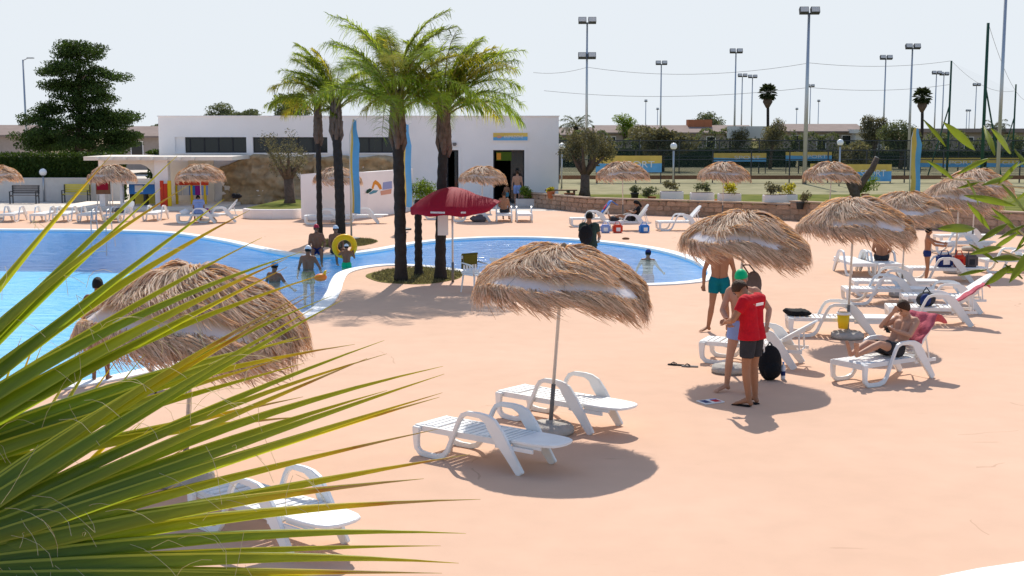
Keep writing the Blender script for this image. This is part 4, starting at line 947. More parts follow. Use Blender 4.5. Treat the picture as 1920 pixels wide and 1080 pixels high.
# left: grey low wall, benches, lamps
YW = 69.3
lw = tag(MB().box(-6.9, 6.9, -.12, .12, 0, 1.22).box(-6.93, 6.93, -.15, .15, 1.222, 1.28).build('low_wall', 'house_wall_pale', None, loc=(-27.9, YW, 0)), 'long pale grey low wall in front of the clipped hedge', 'wall')
def bench(px_, py_, m_, label):
    e = empty('bench', G(px_, py_), 0, label, 'bench')
    for k in range(3): MB().box(-.72,.72,-.2+k*.14,-.08+k*.14,.43,.46).build('slat', m_, e)
    for k in range(4): MB().box(-.72,.72,.24+.02*k,.265+.02*k,.52+k*.115,.62+k*.115).build('slat', m_, e)
    for sx in (-1, 1):
        MB().box(.68*sx-.025,.68*sx+.025,-.22,-.17,0,.62).box(.68*sx-.025,.68*sx+.025,.2,.25,0,.95).box(.68*sx-.025,.68*sx+.025,-.24,.26,.621,.655).box(.68*sx-.025,.68*sx+.025,-.169,.199,.38,.425).build('side_frame', 'dark_metal', e)
bench(46, 382, 'grey_wood', 'grey slatted bench with black metal arms in front of the low wall'); bench(143, 379.5, 'yellow_wood', 'yellow slatted bench with black metal arms in front of the low wall')
def globe_lamp(px_, py_, hh, label, Y=None, z0=0):
    p = G(px_, py_, z0); e = empty('globe_lamp', p, 0, label, 'lamp', 'globe lamps on short posts'); MB().tube([(0,0,0),(0,0,hh-.1)], .05, 8).build('post', 'steel', e, True)
    MB().ell((0,0,hh), .2).build('globe', 'lamp_globe', e, True); MB().lathe([(.06,hh-.24),(.11,hh-.17),(.06,hh-.14)], 10).build('collar', 'dark_metal', e)
globe_lamp(83, 378, 1.58, 'white globe lamp on a short post before the hedge')
globe_lamp(1262, 352, 2.4, 'white globe lamp among olive leaves behind the court fence', z0=.5); globe_lamp(1573, 349, 2.6, 'white globe lamp over the bare sawn olive trunk', z0=.5); globe_lamp(1053, 352, 2.4, 'white globe lamp beside the corner of the white building', z0=.5)
# pool ladder
e = empty('pool_ladder', G(190, 434), 0, 'steel pool ladder rails at the far pool edge', 'ladder')
for q in (-.28, .28): MB().tube([(q,-.35,-.9),(q,-.3,.5),(q,-.15,.78),(q,.1,.85),(q,.35,.7),(q,.42,.0)], .022, 7).build('rail', 'steel', e, True)
for k in range(3): MB().box(-.27,.27,-.38,-.30,-.25-.25*k,-.22-.25*k).build('step', 'steel', e)

# ================================================================== flags
def feather_flag(px_, py_, hh, label, bend, seed, ysp=.10, wm=.32):
    p = G(px_, py_); e = empty('feather_flag', p, 0, label, 'flag', 'feather flags'); pts = [(0,0,0),(0,0,hh*.6),(0,0,hh*.86),(.10*bend,0,hh*.96),(.32*bend,0,hh)]
    MB().tube(pts, [.035,.03,.022,.015,.01], 8).build('pole', 'pole', e, True); MB().lathe([(0,0),(.3,0),(.3,.06),(.05,.1),(0,.1)], 16).build('base', 'dark_metal', e)
    for nm, m_, a0, a1 in (('cloth_yellow', 'banner_yellow', .03, ysp), ('cloth_blue', 'banner_blue', ysp, wm)):
        V = []; n_ = 24
        for i in range(n_+1):
            q = i/n_; z = hh*(.22+.77*q)
            for a_ in (a0, (a0+a1)/2, a1): wv = .06*math.sin(q*7+a_*5+seed); k_ = (1-.55*max(0, q-.75)/.25); V.append((bend*(a_*k_ + (.14 if q > .9 else 0)*(q-.9)*10*.6)+.02*math.sin(q*9), wv, z - a_*.15))
        mobj(nm, fastmesh(nm, V, [(i*3+k, i*3+k+1, (i+1)*3+k+1, (i+1)*3+k) for i in range(n_) for k in range(2)], True), m_, e)
feather_flag(659, 449, 4.25, 'blue and yellow feather flag on the grass island with the slim palm', 1, 1)
feather_flag(757, 431, 4.1, 'blue feather flag standing alone on the deck at the end of the curved wall', 1, 2)
feather_flag(1704, 392, 4.0, 'yellow and blue feather flag standing before the floodlight mast', 1, 3, .26, .5)

# ================================================================== courts: fences, banners, masts, nets
YF = 82.0
fe = empty('court_fence', (0, YF, .5), 0, 'long dark wire fence with metal posts round the sports courts', 'fence')
x0, x1 = WX(1048, YF), 46.0; k = 0; x = x0
while x < x1: MB().box(x-.035, x+.035, -.035, .035, 0, 2.1).build('post', 'dark_metal', fe); x += 2.45
MB().box(x0, x1, -.06, -.036, .22, .47).build('kick_board', 'wood', fe); MB().box(x0, x1, -.06, -.036, 2.02, 2.1).build('top_rail', 'dark_metal', fe); MB().box(x0, x1, -.06, -.036, 1.45, 1.5).build('middle_rail', 'dark_metal', fe)
MB().box(x0, x1, -.004, .004, .47, 2.02).build('wire_mesh', 'net', fe)
YF2 = 100.0
fe = empty('court_fence', (0, YF2, .5), 0, 'farther wire fence of the sports courts carrying the banners', 'fence'); x = 3.7
while x < 60: MB().box(x-.04, x+.04, -.04, .04, 0, 2.6).build('post', 'dark_metal', fe); x += 3.1
MB().box(3.7, 60, -.06, -.041, 2.5, 2.58).build('top_rail', 'dark_metal', fe); MB().box(3.7, 60, -.06, -.041, 1.3, 1.35).build('middle_rail', 'dark_metal', fe); MB().box(3.7, 60, -.004, .004, .1, 2.5).build('wire_mesh', 'net', fe)
def banner(x0p, x1p, y0p, y1p, Y, body, label, split=.5):
    a = A(x0p, y1p, Y); c = A(x1p, y0p, Y); w_ = c.x-a.x; h_ = c.z-a.z; e = empty('banner', ((a.x+c.x)/2, Y, a.z), 0, label, 'banner', 'yellow and blue court banners')
    MB().box(-w_/2, w_/2, -.012, .012, 0, h_*split).build('blue_half', 'banner_blue', e); MB().prism([(-w_/2, h_*split), (-w_*.1, h_*(split-.06)), (w_/2, h_*split), (w_/2, h_), (-w_/2, h_)], -.016, .014, 'y').build('yellow_half', 'banner_yellow', e)
    if body: text('lettering', body, h_*.55, 'paper', e, (w_*.14, -.024, h_*.46), (PI/2, 0, 0), sx=w_*.55/(len(body)*h_*.36))
    for q in (-w_/2+.05, w_/2-.05): MB().box(q-.03, q+.03, .016, .06, .5-a.z, h_).build('post', 'dark_metal', e)
    return e
banner(1117, 1241, 292, 323, 81.5, 'SPORT', 'yellow and blue banner on the fence behind a straw parasol by the lawn', .55)
banner(1338, 1437, 287, 303, 99.8, 'SPORT', 'yellow and blue banner behind the bare branching olive trunk of the court', .45)
banner(1473, 1560, 285, 301, 99.8, 'SPORT', 'yellow and blue banner lettered SPORT behind the tallest floodlight mast', .6)
banner(1575, 1672, 308, 340, 81.5, 'SPORT', 'yellow and blue banner behind the forked sawn olive trunk', .6)
banner(1519, 1571, 307, 322, 81.5, '', 'plain yellow and blue banner just above a straw parasol top', .12)
banner(1725, 1840, 296, 313, 99.8, 'SPORT', 'yellow and blue banner beside the yellow and blue feather flag', .45)
banner(1850, 1925, 296, 313, 99.8, 'CLUB', 'yellow and blue banner behind the tall green net posts', .45)
def mast(px_, top, Y, label, second=None, heads=2, w_=1.1, r=.09):
    c = A(px_, top, Y); z0 = .4 if Y > 140 else .48; hh = c.z-z0; e = empty('floodlight_mast', (c.x, Y, z0), 0, label, 'floodlight', 'floodlight masts of the sports courts')
    MB().tube([(0,0,0),(0,0,hh*.5),(0,0,hh)], [r*1.25, r, r*.7], 8).build('mast', 'steel', e, True)
    def head(z, n_):
        MB().box(-w_/2, w_/2, -.04, .04, z-.06, z+.0).build('cross_arm', 'dark_metal', e)
        for k in range(n_):
            x = (k-(n_-1)/2)*w_/max(1, n_-1)*.62 if n_ > 1 else 0
            f_ = MB().box(-.27, .27, -.16, .16, -.19, .19).build('lamp_head', 'dark_metal', e, loc=(x, -.12, z+.12), rot=(R(-25), 0, 0)); MB().box(-.24, .24, -.175, -.162, -.16, .16).build('lens', 'house_wall_pale', f_)
    head(hh, heads)
    if second: head(A(px_, second, Y).z-z0, heads)
mast(1101, 42, 90, 'floodlight mast with two pairs of lamps behind the olive tree on the lawn', 108)
mast(1240, 120, 140, 'floodlight mast standing alone between the lawn olive and the bungalow chimney')
mast(1380, 98, 125, 'floodlight mast in front of two smaller masts beside a tall fan palm'); mast(1392, 143, 172, 'smaller floodlight mast close behind a taller one'); mast(1411, 145, 176, 'floodlight mast next to the shaggy tall fan palm')
mast(1517, 24, 80, 'tallest thick floodlight mast rising beside the SPORT banner', None, 2, 1.1, .12); mast(1520, 162, 215, 'tiny floodlight mast showing just beside the tallest one')
mast(1661, 110, 130, 'floodlight mast rising out of the brownish olive tree'); mast(1711, 90, 108, 'floodlight mast standing right behind the yellow and blue flag', None, 2, 1.1, .1)
mast(1756, 138, 168, 'floodlight mast, first of a close pair behind the fan palm'); mast(1770, 140, 172, 'floodlight mast, second of a close pair next to the green net post'); mast(1831, 160, 205, 'small floodlight mast between two tall green net posts')
for q, tp_, Y in ((1211, 190, 260), (1233, 205, 300), (1494, 205, 300), (1535, 190, 280), (1813, 208, 300), (1818, 208, 320), (515, 165, 180)): mast(q, tp_, Y, 'thin distant mast on the hazy skyline', None, 1, .8, .1)
def netpost(px_, top, Y, label, r=.09, m_='green_metal', stay=0):
    c = A(px_, top, Y); e = empty('net_post', (c.x, Y, .48), 0, label, 'post', 'tall posts of the ball nets'); hh = c.z-.48; MB().tube([(0,0,0),(0,0,hh)], [r, r*.8], 8).build('post', m_, e, True)
    if stay: MB().tube([(stay,0,0),(.0,0,hh*.62)], .05, 6).build('stay', m_, e)
    return Vector((c.x, Y, c.z))
n1 = netpost(1784, 114, 95, 'dark green net post with a slanting stay behind the straw parasols', stay=-1.4); n2 = netpost(1853, 43, 76, 'tallest dark green net post with a slanting stay', .11, stay=1.3); n3 = netpost(1887, -30, 70, 'thick grey steel post next to the tall green one', .11, 'steel'); n4 = netpost(1905, 158, 112, 'short dark green net post behind the thick grey one', stay=-1.2)
def cable(p, q, sag, label, r=.012):
    p = Vector(p); q = Vector(q); pts = [p.lerp(q, t/12) - Vector((0, 0, sag*4*(t/12)*(1-t/12))) for t in range(13)]; L0 = p.copy(); e = MB().tube([x-L0 for x in pts], r, 4).build('cable', 'grey_wood', None, loc=L0); tag(e, label, 'cable', 'thin cables of the ball nets')
cable(A(1000,136,95), A(1101,126,92), .2, 'thin cable from the palm crowns to the lamp mast with two pairs'); cable(A(1101,126,92), A(1518,118,82), .6, 'upper thin net cable between two floodlight masts'); cable(A(1518,118,82), n1, .3, 'upper thin net cable reaching the green post with a stay'); cable(A(1020,170,95), A(1518,164,84), .5, 'lower thin net cable between two floodlight masts'); cable(A(1518,164,84), A(1784,158,95), .3, 'lower thin net cable reaching the green post'); cable(n1, A(1905,170,112), .8, 'slack cable between the green net posts'); cable(n2, A(1925,190,110), .9, 'slanting cable falling from the tallest green post')
nn = MB().add([tuple(A(1784,116,95)), tuple(A(1784,245,95)), tuple(A(1905,245,112)), tuple(A(1905,172,112))], [(0,1,2,3)]).build('ball_net', 'sky_net'); tag(nn, 'fine ball net stretched between the green posts', 'net')
# bungalows
def bungalow(x0p, x1p, Y, ztop, label, wallm='house_wall', slope=True, white=False):
    x0, x1 = (x0p-960)/F*Y, (x1p-960)/F*Y; w_ = x1-x0; e = empty('bungalow', ((x0+x1)/2, Y, .4), 0, label, 'house', 'low bungalows beyond the courts'); h_ = ztop-.4
    MB().box(-w_/2, w_/2, 0, 7, 0, h_-.8).build('wall', wallm, e)
    if slope: MB().prism([(-.6, h_-.85), (3.5, h_), (7.6, h_-.85), (7.6, h_-1.0), (-.6, h_-1.0)], -w_/2-.4, w_/2+.4, 'x').build('roof', 'roof_tile', e)
    else: MB().box(-w_/2-.4, w_/2+.4, -.8, 7.4, h_-.8, h_-.35).build('roof', 'house_wall_pale' if white else 'roof_tile', e)
    k = 0; x = -w_/2+1.0
    while x < w_/2-1.2:
        wn = MB().box(x, x+1.1, -.05, .0, .9, h_-1.3).build('window', 'white_paint', e); MB().box(x+.08, x+1.02, -.07, -.051, .98, h_-1.38).build('pane', 'dark_glass', wn); x += 2.9
bungalow(1120, 1405, 150, 4.45, 'long bungalow with a pale brown pitched roof across the court'); bungalow(1465, 1610, 150, 4.6, 'bungalow with a brown pitched roof left of a white edged one'.replace('left of', 'next to')); bungalow(1600, 1655, 148, 4.3, 'flat roofed bungalow with a white roof edge', 'house_wall_pale', False, True); bungalow(1740, 2050, 150, 4.4, 'long flat brown bungalow behind the ball nets', 'house_wall', False)
bungalow(-120, 42, 110, 4.3, 'brown bungalow behind the street lamp and hedge'); bungalow(228, 318, 112, 4.2, 'brown roofed bungalow between the pine and the white building'); bungalow(1048, 1125, 152, 4.2, 'bungalow showing just past the corner of the white building')
cb = tag(MB().box(-1.4,1.4,-1,1,0,1.0).build('chimney_block', 'terracotta', None, loc=((1309-960)/F*153, 153.5, 4.1)), 'red brick chimney block on the roof of the long bungalow', 'chimney')
sb = empty('score_board', A(1400, 248, 118), 0, 'grey board on posts in front of the long bungalow roof', 'board'); MB().box(-1.8,1.8,-.06,.06,-.55,.55).build('board', 'steel', sb)
for q in (-1.5,1.5): MB().box(q-.06,q+.06,.061,.16,-3.2,.5).build('post', 'dark_metal', sb)
# street lamp
c = A(43, 112, 90); e = empty('street_lamp', (c.x, 90, 0), 0, 'tall grey street lamp with a short arm beside the pine', 'street lamp'); MB().tube([(0,0,0),(0,0,c.z)], [.10,.06], 8).build('pole', 'steel', e, True); MB().tube([(0,0,c.z-.05),(.3,0,c.z+.08),(.55,0,c.z+.1)], .03, 6).build('arm', 'steel', e); MB().box(-.05,.4,-.12,.12,-.05,.04).build('lamp_head', 'steel', e, loc=(.35,0,c.z+.12))

# ================================================================== planters and pots on the lawn
def bush(e, z, r, n_, m_, seed, size=.06, flat=1):
    rg = random.Random(seed); cl = [(rg.uniform(-.5,.5)*r*1.3, rg.uniform(-.4,.4)*r, z+r*.5+rg.uniform(-.2,.4)*r, r*rg.uniform(.35,.6)) for _ in range(6)]; mobj('foliage', leaves(cl, n_, size, seed, shell=.1), m_, e)
def box_planter(px_, py_, w_, label, seed, m_='tree_leaf', z0=.52):
    e = empty('planter', G(px_, py_, z0), 0, label, 'planter', 'white box planters on the lawn'); MB().box(-w_/2,w_/2,-.25,.25,.06,.5).build('box', 'white_paint', e, bevel=.02); MB().box(-w_/2+.06,w_/2-.06,-.2,.2,.0,.059).build('foot', 'dark_metal', e); MB().box(-w_/2+.05,w_/2-.05,-.2,.2,.5,.515).build('soil', 'soil', e); bush(e, .5, .42, 420, m_, seed)
box_planter(1259, 379, 1.05, 'white box planter with sparse yellowish plants behind the stone wall', 1, 'olive_leaf'); box_planter(1316, 382, 1.05, 'white box planter with a dark leafy bush behind a straw parasol', 2); box_planter(1367, 384, 1.0, 'white box planter with an orange flowering plant behind a straw parasol', 3, 'palm_gold'); box_planter(1452, 387, 1.0, 'white box planter with dry reddish plants on the lawn', 4, 'olive_leaf'); box_planter(1476, 386, .8, 'smaller white box planter beside dry reddish plants', 5, 'palm_gold')
def pot(px_, py_, r, h_, pm, label, seed, leafm='tree_leaf', lr=.3, z0=.52, n_=260):
    e = empty('flower_pot', G(px_, py_, z0), 0, label, 'plant pot', 'plant pots along the wall'); MB().lathe([(0,0),(r*.72,0),(r,h_),(r*1.08,h_),(r*1.08,h_*.86),(r*.9,h_*.86)], 16).build('pot', pm, e, True); MB().lathe([(0,h_*.93),(r*.98,h_*.93)], 16).build('soil', 'soil', e); bush(e, h_*.9, lr, n_, leafm, seed)
pot(1190, 378, .19, .42, 'dark_metal', 'tall black pot with a small upright plant on the lawn', 11); pot(1222, 379, .2, .26, 'terracotta', 'terracotta pot with a bushy green plant next to the white planters', 12, lr=.45, n_=500); pot(1033, 372, .2, .35, 'terracotta', 'terracotta pot with orange flowers on the wall by the building', 13, 'palm_gold', .2); pot(1067, 371, .24, .24, 'terracotta', 'low terracotta bowl at the foot of the stout olive tree', 14, lr=.12, n_=60); pot(1500, 392, .18, .3, 'dark_metal', 'dark pot with dry grass near a straw parasol', 15, 'olive_leaf', .4)
pot(1622, 372, .2, .22, 'terracotta', 'round bright green bush standing before the sport banner', 16, 'shrub_leaf', .75, n_=1600); pot(792, 394, .28, .4, 'white_paint', 'leafy light green shrub in a white pot beside the curved wall end', 17, 'shrub_leaf', .85, 0, 1900)
e = empty('planter', G(990, 388), 0, 'pale stone planter with green plants beside the doorway', 'planter'); MB().box(-.62,.62,-.3,.3,0,.42).build('box', 'house_wall_pale', e, bevel=.03); MB().box(-.55,.55,-.24,.24,.42,.435).build('soil', 'soil', e); bush(e, .4, .5, 700, 'shrub_leaf', 21)
e = empty('metal_bench', G(1023, 378, .0)+Vector((0,0,.0)), 0, 'small dark metal bench against the white building wall', 'bench'); MB().box(-.42,.42,-.2,.2,.92,.97).build('seat', 'dark_metal', e)
for q in (-.38,.38): MB().box(q-.03,q+.03,-.18,.18,0,.919).build('leg', 'dark_metal', e)
e = empty('wooden_bench', G(1052, 369, .52), 0, 'low brown wooden bench on the lawn beside the flower pots', 'bench'); MB().box(-.8,.8,-.18,.18,.3,.36).build('seat', 'wood', e)
for q in (-.65,.65): MB().box(q-.05,q+.05,-.15,.15,0,.299).build('leg', 'wood', e)
for k, q in enumerate((1093, 1130, 1160)): tag(MB().box(-.42,.42,-.16,.16,0,.07).build('paving_slab', 'house_wall_pale', None, bevel=.01, loc=G(q, 375, .525)), 'pale paving slab lying on the lawn behind the stone wall', 'paving slab', 'paving slabs on the lawn')
e = empty('orange_chair', G(1346, 404), 0, 'small orange plastic chair in front of the low stone wall', 'chair'); MB().box(-.25,.25,-.22,.22,.34,.38).build('seat', 'orange', e); MB().box(-.25,.25,.2,.25,.381,.72).build('backrest', 'orange', e)
for sx in (-1, 1):
    for sy in (-1, 1): MB().box(.22*sx-.025,.22*sx+.025,.19*sy-.025,.19*sy+.025,0,.339).build('leg', 'orange', e)
# white plastered ledge at the deck's near edge
lp = [G(*q, .12) for q in ((1560,1150),(1650,1108),(1745,1080),(1830,1063),(1925,1049),(2050,1038),(2250,1040),(2300,1400),(1500,1400))]; c = lp[3].copy(); c.z = 0
tag(MB().prism([(q.x-c.x, q.y-c.y) for q in lp], 0, .12, 'z').build('white_ledge', 'white_paint', None, bevel=.03, loc=c), 'smooth white plastered ledge at the edge of the deck', 'ledge')

# ================================================================== people
def mrg(base, **k): d = dict(base); d.update(k); return d
STAND = dict(head=(0,-.02,1.635), neck=(0,.01,1.47), chest=(0,.0,1.30), waist=(0,0,1.10), pelvis=(0,.01,.95), shL=(.185,.01,1.415), shR=(-.185,.01,1.415), elL=(.245,.03,1.13), elR=(-.245,.03,1.13), wrL=(.255,-.03,.88), wrR=(-.255,-.03,.88), hipL=(.09,.01,.91), hipR=(-.09,.01,.91), knL=(.105,-.015,.50), knR=(-.105,-.015,.50), anL=(.11,.03,.085), anR=(-.11,.03,.085), toL=(.14,-.15,.03), toR=(-.14,-.15,.03), look=(0,-1,0), face=None)
def person(loc, rz, label, J, skin='skin', scale=1.0, vox=.012, shorts=None, shirt=None, hair='hair_black', cap=None, hairlong=False, short_len=.55, group=None, girth=1.0):
    J = {k: (Vector(v) if v is not None else None) for k, v in J.items()}
    e = empty('person', loc, R(rz), label, 'person', group); e.scale = (scale,)*3
    b = MB(); raw_caps = b.caps; lk = J['look'].normalized(); hd = J['head']; upv = (hd-J['neck']).normalized(); sx = upv.cross(-lk).normalized() if upv.cross(-lk).length > .1 else Vector((1,0,0)); fy = sx.cross(upv).normalized()   # fy: backwards
    if fy.dot(lk) > 0: fy = -fy; 
    HM = Matrix((sx, fy, upv)).transposed()
    hp = lambda x, y, z: hd + HM @ Vector((x, y, z))
    b.ell(hd+HM @ Vector((0,.008,.015)), (.075,.094,.108), 16, 10, HM); b.ell(hp(0,-.028,-.055), (.056,.062,.062), 12, 8, HM); b.caps(hp(0,-.085,-.002), hp(0,-.104,-.026), .010, .015, 8)
    for s_ in (-1, 1): b.ell(hp(.077*s_,.012,-.008), (.012,.022,.032), 8, 6, HM)
    b.caps(hp(0,.02,-.05), J['neck'], .054, .06); b.caps(J['neck'], J['chest'].lerp(J['neck'], .4), .07, .09)
    ax = (J['shL']-J['shR']).normalized()
    b.caps(J['shL']-ax*.02, J['shR']+ax*.02, .066, .066)
    for s_ in (-1, 1):
        sh = J['shL'] if s_ > 0 else J['shR']; hp_ = J['hipL'] if s_ > 0 else J['hipR']; hx = (J['hipL']-J['hipR']).normalized()
        b.caps(J['chest']+ax*.075*s_+Vector((0,0,.04)), J['waist']+hx*.062*s_, .103, .088); b.caps(J['waist']+hx*.062*s_, J['pelvis']+hx*.07*s_, .088, .105); b.caps(sh.lerp(J['neck'], .15), J['chest']+ax*.09*s_, .07, .092); b.caps(J['neck'].lerp(J['shL'] if s_ > 0 else J['shR'], .1), sh, .05, .055)
    for d in 'LR':
        s_ = 1 if d == 'L' else -1; sh, el, wr = J['sh'+d], J['el'+d], J['wr'+d]; b.caps(sh, sh.lerp(el, .4), .057, .05); b.caps(sh.lerp(el, .4), el, .05, .038); b.caps(el, el.lerp(wr, .35), .039, .041); b.caps(el.lerp(wr, .35), wr, .041, .026)
        t = (wr-el).normalized(); inw = J.get('palm'+d); inw = (inw if inw is not None else Vector((-s_*.35,-.8,0))); inw = (inw-t*inw.dot(t)).normalized(); wd = t.cross(inw).normalized()
        if d == 'R': wd = -wd
        # palm widens from the wrist, four unequal curled fingers, thumb from its side
        for q in (-.028, 0, .028): b.caps(wr+t*.012+wd*q*.6, wr+t*.078+wd*q, .017, .015, 8)
        fl = (.066,.076,.072,.055)
        for i, q in enumerate((-.036,-.012,.012,.036)):
            k0 = wr+t*.082+wd*q; k1 = k0+(t*.8+inw*.45)*fl[i]*.5; k2 = k1+(t*.3+inw*.85)*fl[i]*.5; b.caps(k0, k1, .0095, .009, 7); b.caps(k1, k2, .009, .0075, 7)
        k0 = wr+t*.025-wd*.028; k1 = k0+(t*.6-wd*.7+inw*.35)*.042; k2 = k1+(t*.75-wd*.1+inw*.5)*.035; b.caps(k0, k1, .0125, .011, 7); b.caps(k1, k2, .011, .009, 7)
        hp2, kn, an, to = J['hip'+d], J['kn'+d], J['an'+d], J['to'+d]; b.caps(hp2, hp2.lerp(kn, .5), .092, .072); b.caps(hp2.lerp(kn, .5), kn, .072, .052)
        cal = kn.lerp(an, .32); bk = (an-kn).normalized().cross(Vector((1,0,0))); bk = bk.normalized()*.012 if bk.length > .1 else Vector((0,.012,0)); b.caps(kn, cal, .052, .056); b.caps(cal, an, .055, .034)
        fd = (to-an); fd2 = fd.normalized(); sd_ = Vector((fd2.y, -fd2.x, 0)); sd_ = sd_.normalized() if sd_.length > .1 else Vector((1,0,0)); b.caps(an-fd2*.03+Vector((0,0,-.045)) if abs(fd2.z) < .8 else an, an, .032, .036); b.caps(an, to, .034, .022)
        for q in (-.022, .022): b.caps(an.lerp(to, .5)+sd_*q*.7, to+sd_*q, .024, .017, 8)
        for i in range(5): q = (i-2)*.0165; b.caps(to+sd_*q, to+sd_*q+fd2*(.045-.004*abs(i-(1 if d == 'R' else 3))), .0095, .008, 6)
    bo = b.build('body', skin, e, True); remesh(bo, vox)
    for s_ in (-1, 1):
        MB().ell(hp(.031*s_,-.083,.012), (.012,.007,.0075), 8, 6, HM).build('eye', 'eye', e, True)
        MB().caps(hp(.018*s_,-.090,.034), hp(.045*s_,-.080,.034), .005, .004, 6).build('eyebrow', hair, e, True)
    MB().caps(hp(-.022,-.086,-.058), hp(.022,-.086,-.058), .006, .006, 6).build('mouth', 'print_peach', e, True)
    hs = MB()
    def shell_(r, z0, front, m_, name, thick=1.0):
        vs = []; fs = []; seg, rings = 22, 9
        for i in range(rings+1):
            for k in range(seg):
                th = 2*PI*k/seg; fc = max(0, math.cos(th+PI/2)); zl = z0*(1-fc)+front*fc; ph0 = math.acos(max(-1, min(1, zl))); ph = ph0*(1-i/rings); v = Vector((r*.079*math.sin(ph)*math.cos(th), r*.099*math.sin(ph)*math.sin(th), r*.112*math.cos(ph))); vs.append(hp(v.x, v.y+.008, v.z+.015))
        for i in range(rings):
            for k in range(seg): fs.append((i*seg+k, i*seg+(k+1) % seg, (i+1)*seg+(k+1) % seg, (i+1)*seg+k))
        mm = MB().add(vs, fs); o = mm.build(name, m_, e, True); sm = o.modifiers.new('s', 'SOLIDIFY'); sm.thickness = .012; sm.offset = 0; bake(o)
    if cap:
        shell_(1.10, .12, .32, cap, 'swim_cap'); 
        if hair: shell_(1.03, -.5, .5, hair, 'hair')
    elif hair: shell_(1.09, -.55, .52, hair, 'hair')
    if hairlong: MB().caps(hp(0,.075,0), hp(0,.10,-.2), .06, .045).build('long_hair', hair, e, True)
    hx = (J['hipL']-J['hipR']).normalized()
    if shorts:
        c = MB(); pw = J['pelvis']; wv = (J['waist']-pw).normalized()
        for s_ in (-1, 1): c.tube([pw+wv*.075+hx*.055*s_, pw+hx*.072*s_, pw-wv*.05+hx*.07*s_], [.112,.125,.118], 16)
        for d in 'LR':
            hp2, kn = J['hip'+d], J['kn'+d]; t = kn-hp2; c.tube([hp2-t.normalized()*.05, hp2+t*.15, hp2+t*short_len], [.112,.110,.096], 16)
        so_ = c.build('shorts', shorts, e, True); remesh(so_, max(vox, .011), 2)
    if shirt:
        c = MB()
        for s_ in (-1, 1):
            sh = J['shL'] if s_ > 0 else J['shR']; c.tube([J['chest']+ax*.08*s_+(J['neck']-J['chest']).normalized()*.10, J['chest']+ax*.08*s_, J['waist']+hx*.07*s_, J['pelvis']+hx*.078*s_+Vector((0,0,-.06))], [.10,.124,.120,.15], 16); c.tube([sh.lerp(J['neck'], .5), sh, sh.lerp(J['el'+('L' if s_ > 0 else 'R')], .55)], [.075,.082,.066], 12)
            c.caps(sh.lerp(J['neck'], .2), J['chest']+ax*.09*s_, .082, .105)
        c.caps(J['shL']-ax*.03, J['shR']+ax*.03, .078, .078); so_ = c.build('shirt', shirt, e, True); remesh(so_, max(vox, .012), 2)
    return e
# teal trunks
person(G(1347, 622), -6, 'man in teal swim trunks standing just behind a straw parasol', mrg(STAND, knL=(.13,-.02,.5), anL=(.17,.03,.085), toL=(.2,-.16,.03), knR=(-.13,-.03,.5), anR=(-.19,.02,.085), toR=(-.32,-.10,.03), elL=(.27,.05,1.14), elR=(-.28,.04,1.14), wrL=(.26,-.05,.89), wrR=(-.29,-.03,.88)), 'skin', 1.02, .008, 'teal_cloth', None, 'hair_black', short_len=.45)
# green cap, looking down
person(G(1389, 736), -14, 'older man with a bright green swim cap standing behind the man in red', mrg(STAND, head=(-.02,-.10,1.60), neck=(0,-.03,1.46), look=(-.1,-1,-.45), elR=(-.27,-.10,1.16), wrR=(-.16,-.32,1.02), elL=(.36,.02,1.18), wrL=(.34,-.16,.97), knR=(-.16,-.03,.5), anR=(-.2,.05,.085), toR=(-.32,-.08,.03)), 'skin_fair', 1.05, .008, 'light_blue', None, 'hair_grey', 'green_cap', short_len=.4)
# red shirt
red = person(G(1406, 760), -132, 'man in red shirt and black shorts bowing his shaved head over something he holds', mrg(STAND, head=(-.02,-.20,1.53), neck=(0,-.07,1.45), chest=(0,-.02,1.29), look=(-.1,-1,-.85), elL=(.33,-.08,1.17), wrL=(.12,-.32,1.10), elR=(-.33,-.09,1.17), wrR=(-.10,-.33,1.11), shL=(.20,.0,1.41), shR=(-.20,.0,1.41), anL=(.09,.04,.085), toL=(.12,-.14,.03), anR=(-.13,.0,.085), toR=(-.17,-.18,.03)), 'skin', 1.05, .008, 'charcoal', 'red_cloth', 'hair_brown', short_len=.62)
MB().box(-.09,.09,.0,.006,-.018,.018).build('shirt_print', 'paper', red, loc=(.03,.128,1.37), rot=(R(-8),0,0)); mm = MB().box(-.012,.012,0,.004,-.08,.08).box(-.05,-.03,0,.004,-.08,.06); mm.build('shorts_print', 'paper', red, loc=(-.14,.105,.78), rot=(0,R(12),R(20)))
for s_ in (-1, 1): MB().box(-.045,.045,-.14,.12,.002,.016).build('flip_flop', 'black_cloth', red, bevel=.006, loc=(.11*s_-.015, -.06, 0), rot=(0,0,R(10*s_)))
# reading man on the lounger: local frame of that lounger
def on(l_, x, y, z): return l_.matrix_basis @ Vector((x, y, z))
SITB = dict(pelvis=(0,0,.11), hipL=(.09,-.02,.10), hipR=(-.09,-.02,.10), waist=(0,.11,.23), chest=(0,.23,.40), neck=(0,.29,.57), head=(0,.20,.71), shL=(.18,.28,.52), shR=(-.18,.28,.52), elL=(.25,.06,.34), elR=(-.26,.02,.42), wrL=(.08,-.12,.42), wrR=(-.06,.05,.66), knL=(.13,-.45,.24), knR=(-.11,-.45,.22), anL=(.06,-.86,.10), anR=(-.07,-.85,.09), toL=(.10,-.92,.26), toR=(-.08,-.91,.26), look=(0,-1,-.8), face=None)
rp3 = on(l3, 1.02, 0, .345)
person(rp3, 33-90, 'young man in black shorts sitting on a lounger with his hand to his forehead', SITB, 'skin_fair', 1.02, .008, 'charcoal', None, 'hair_brown', short_len=.55)
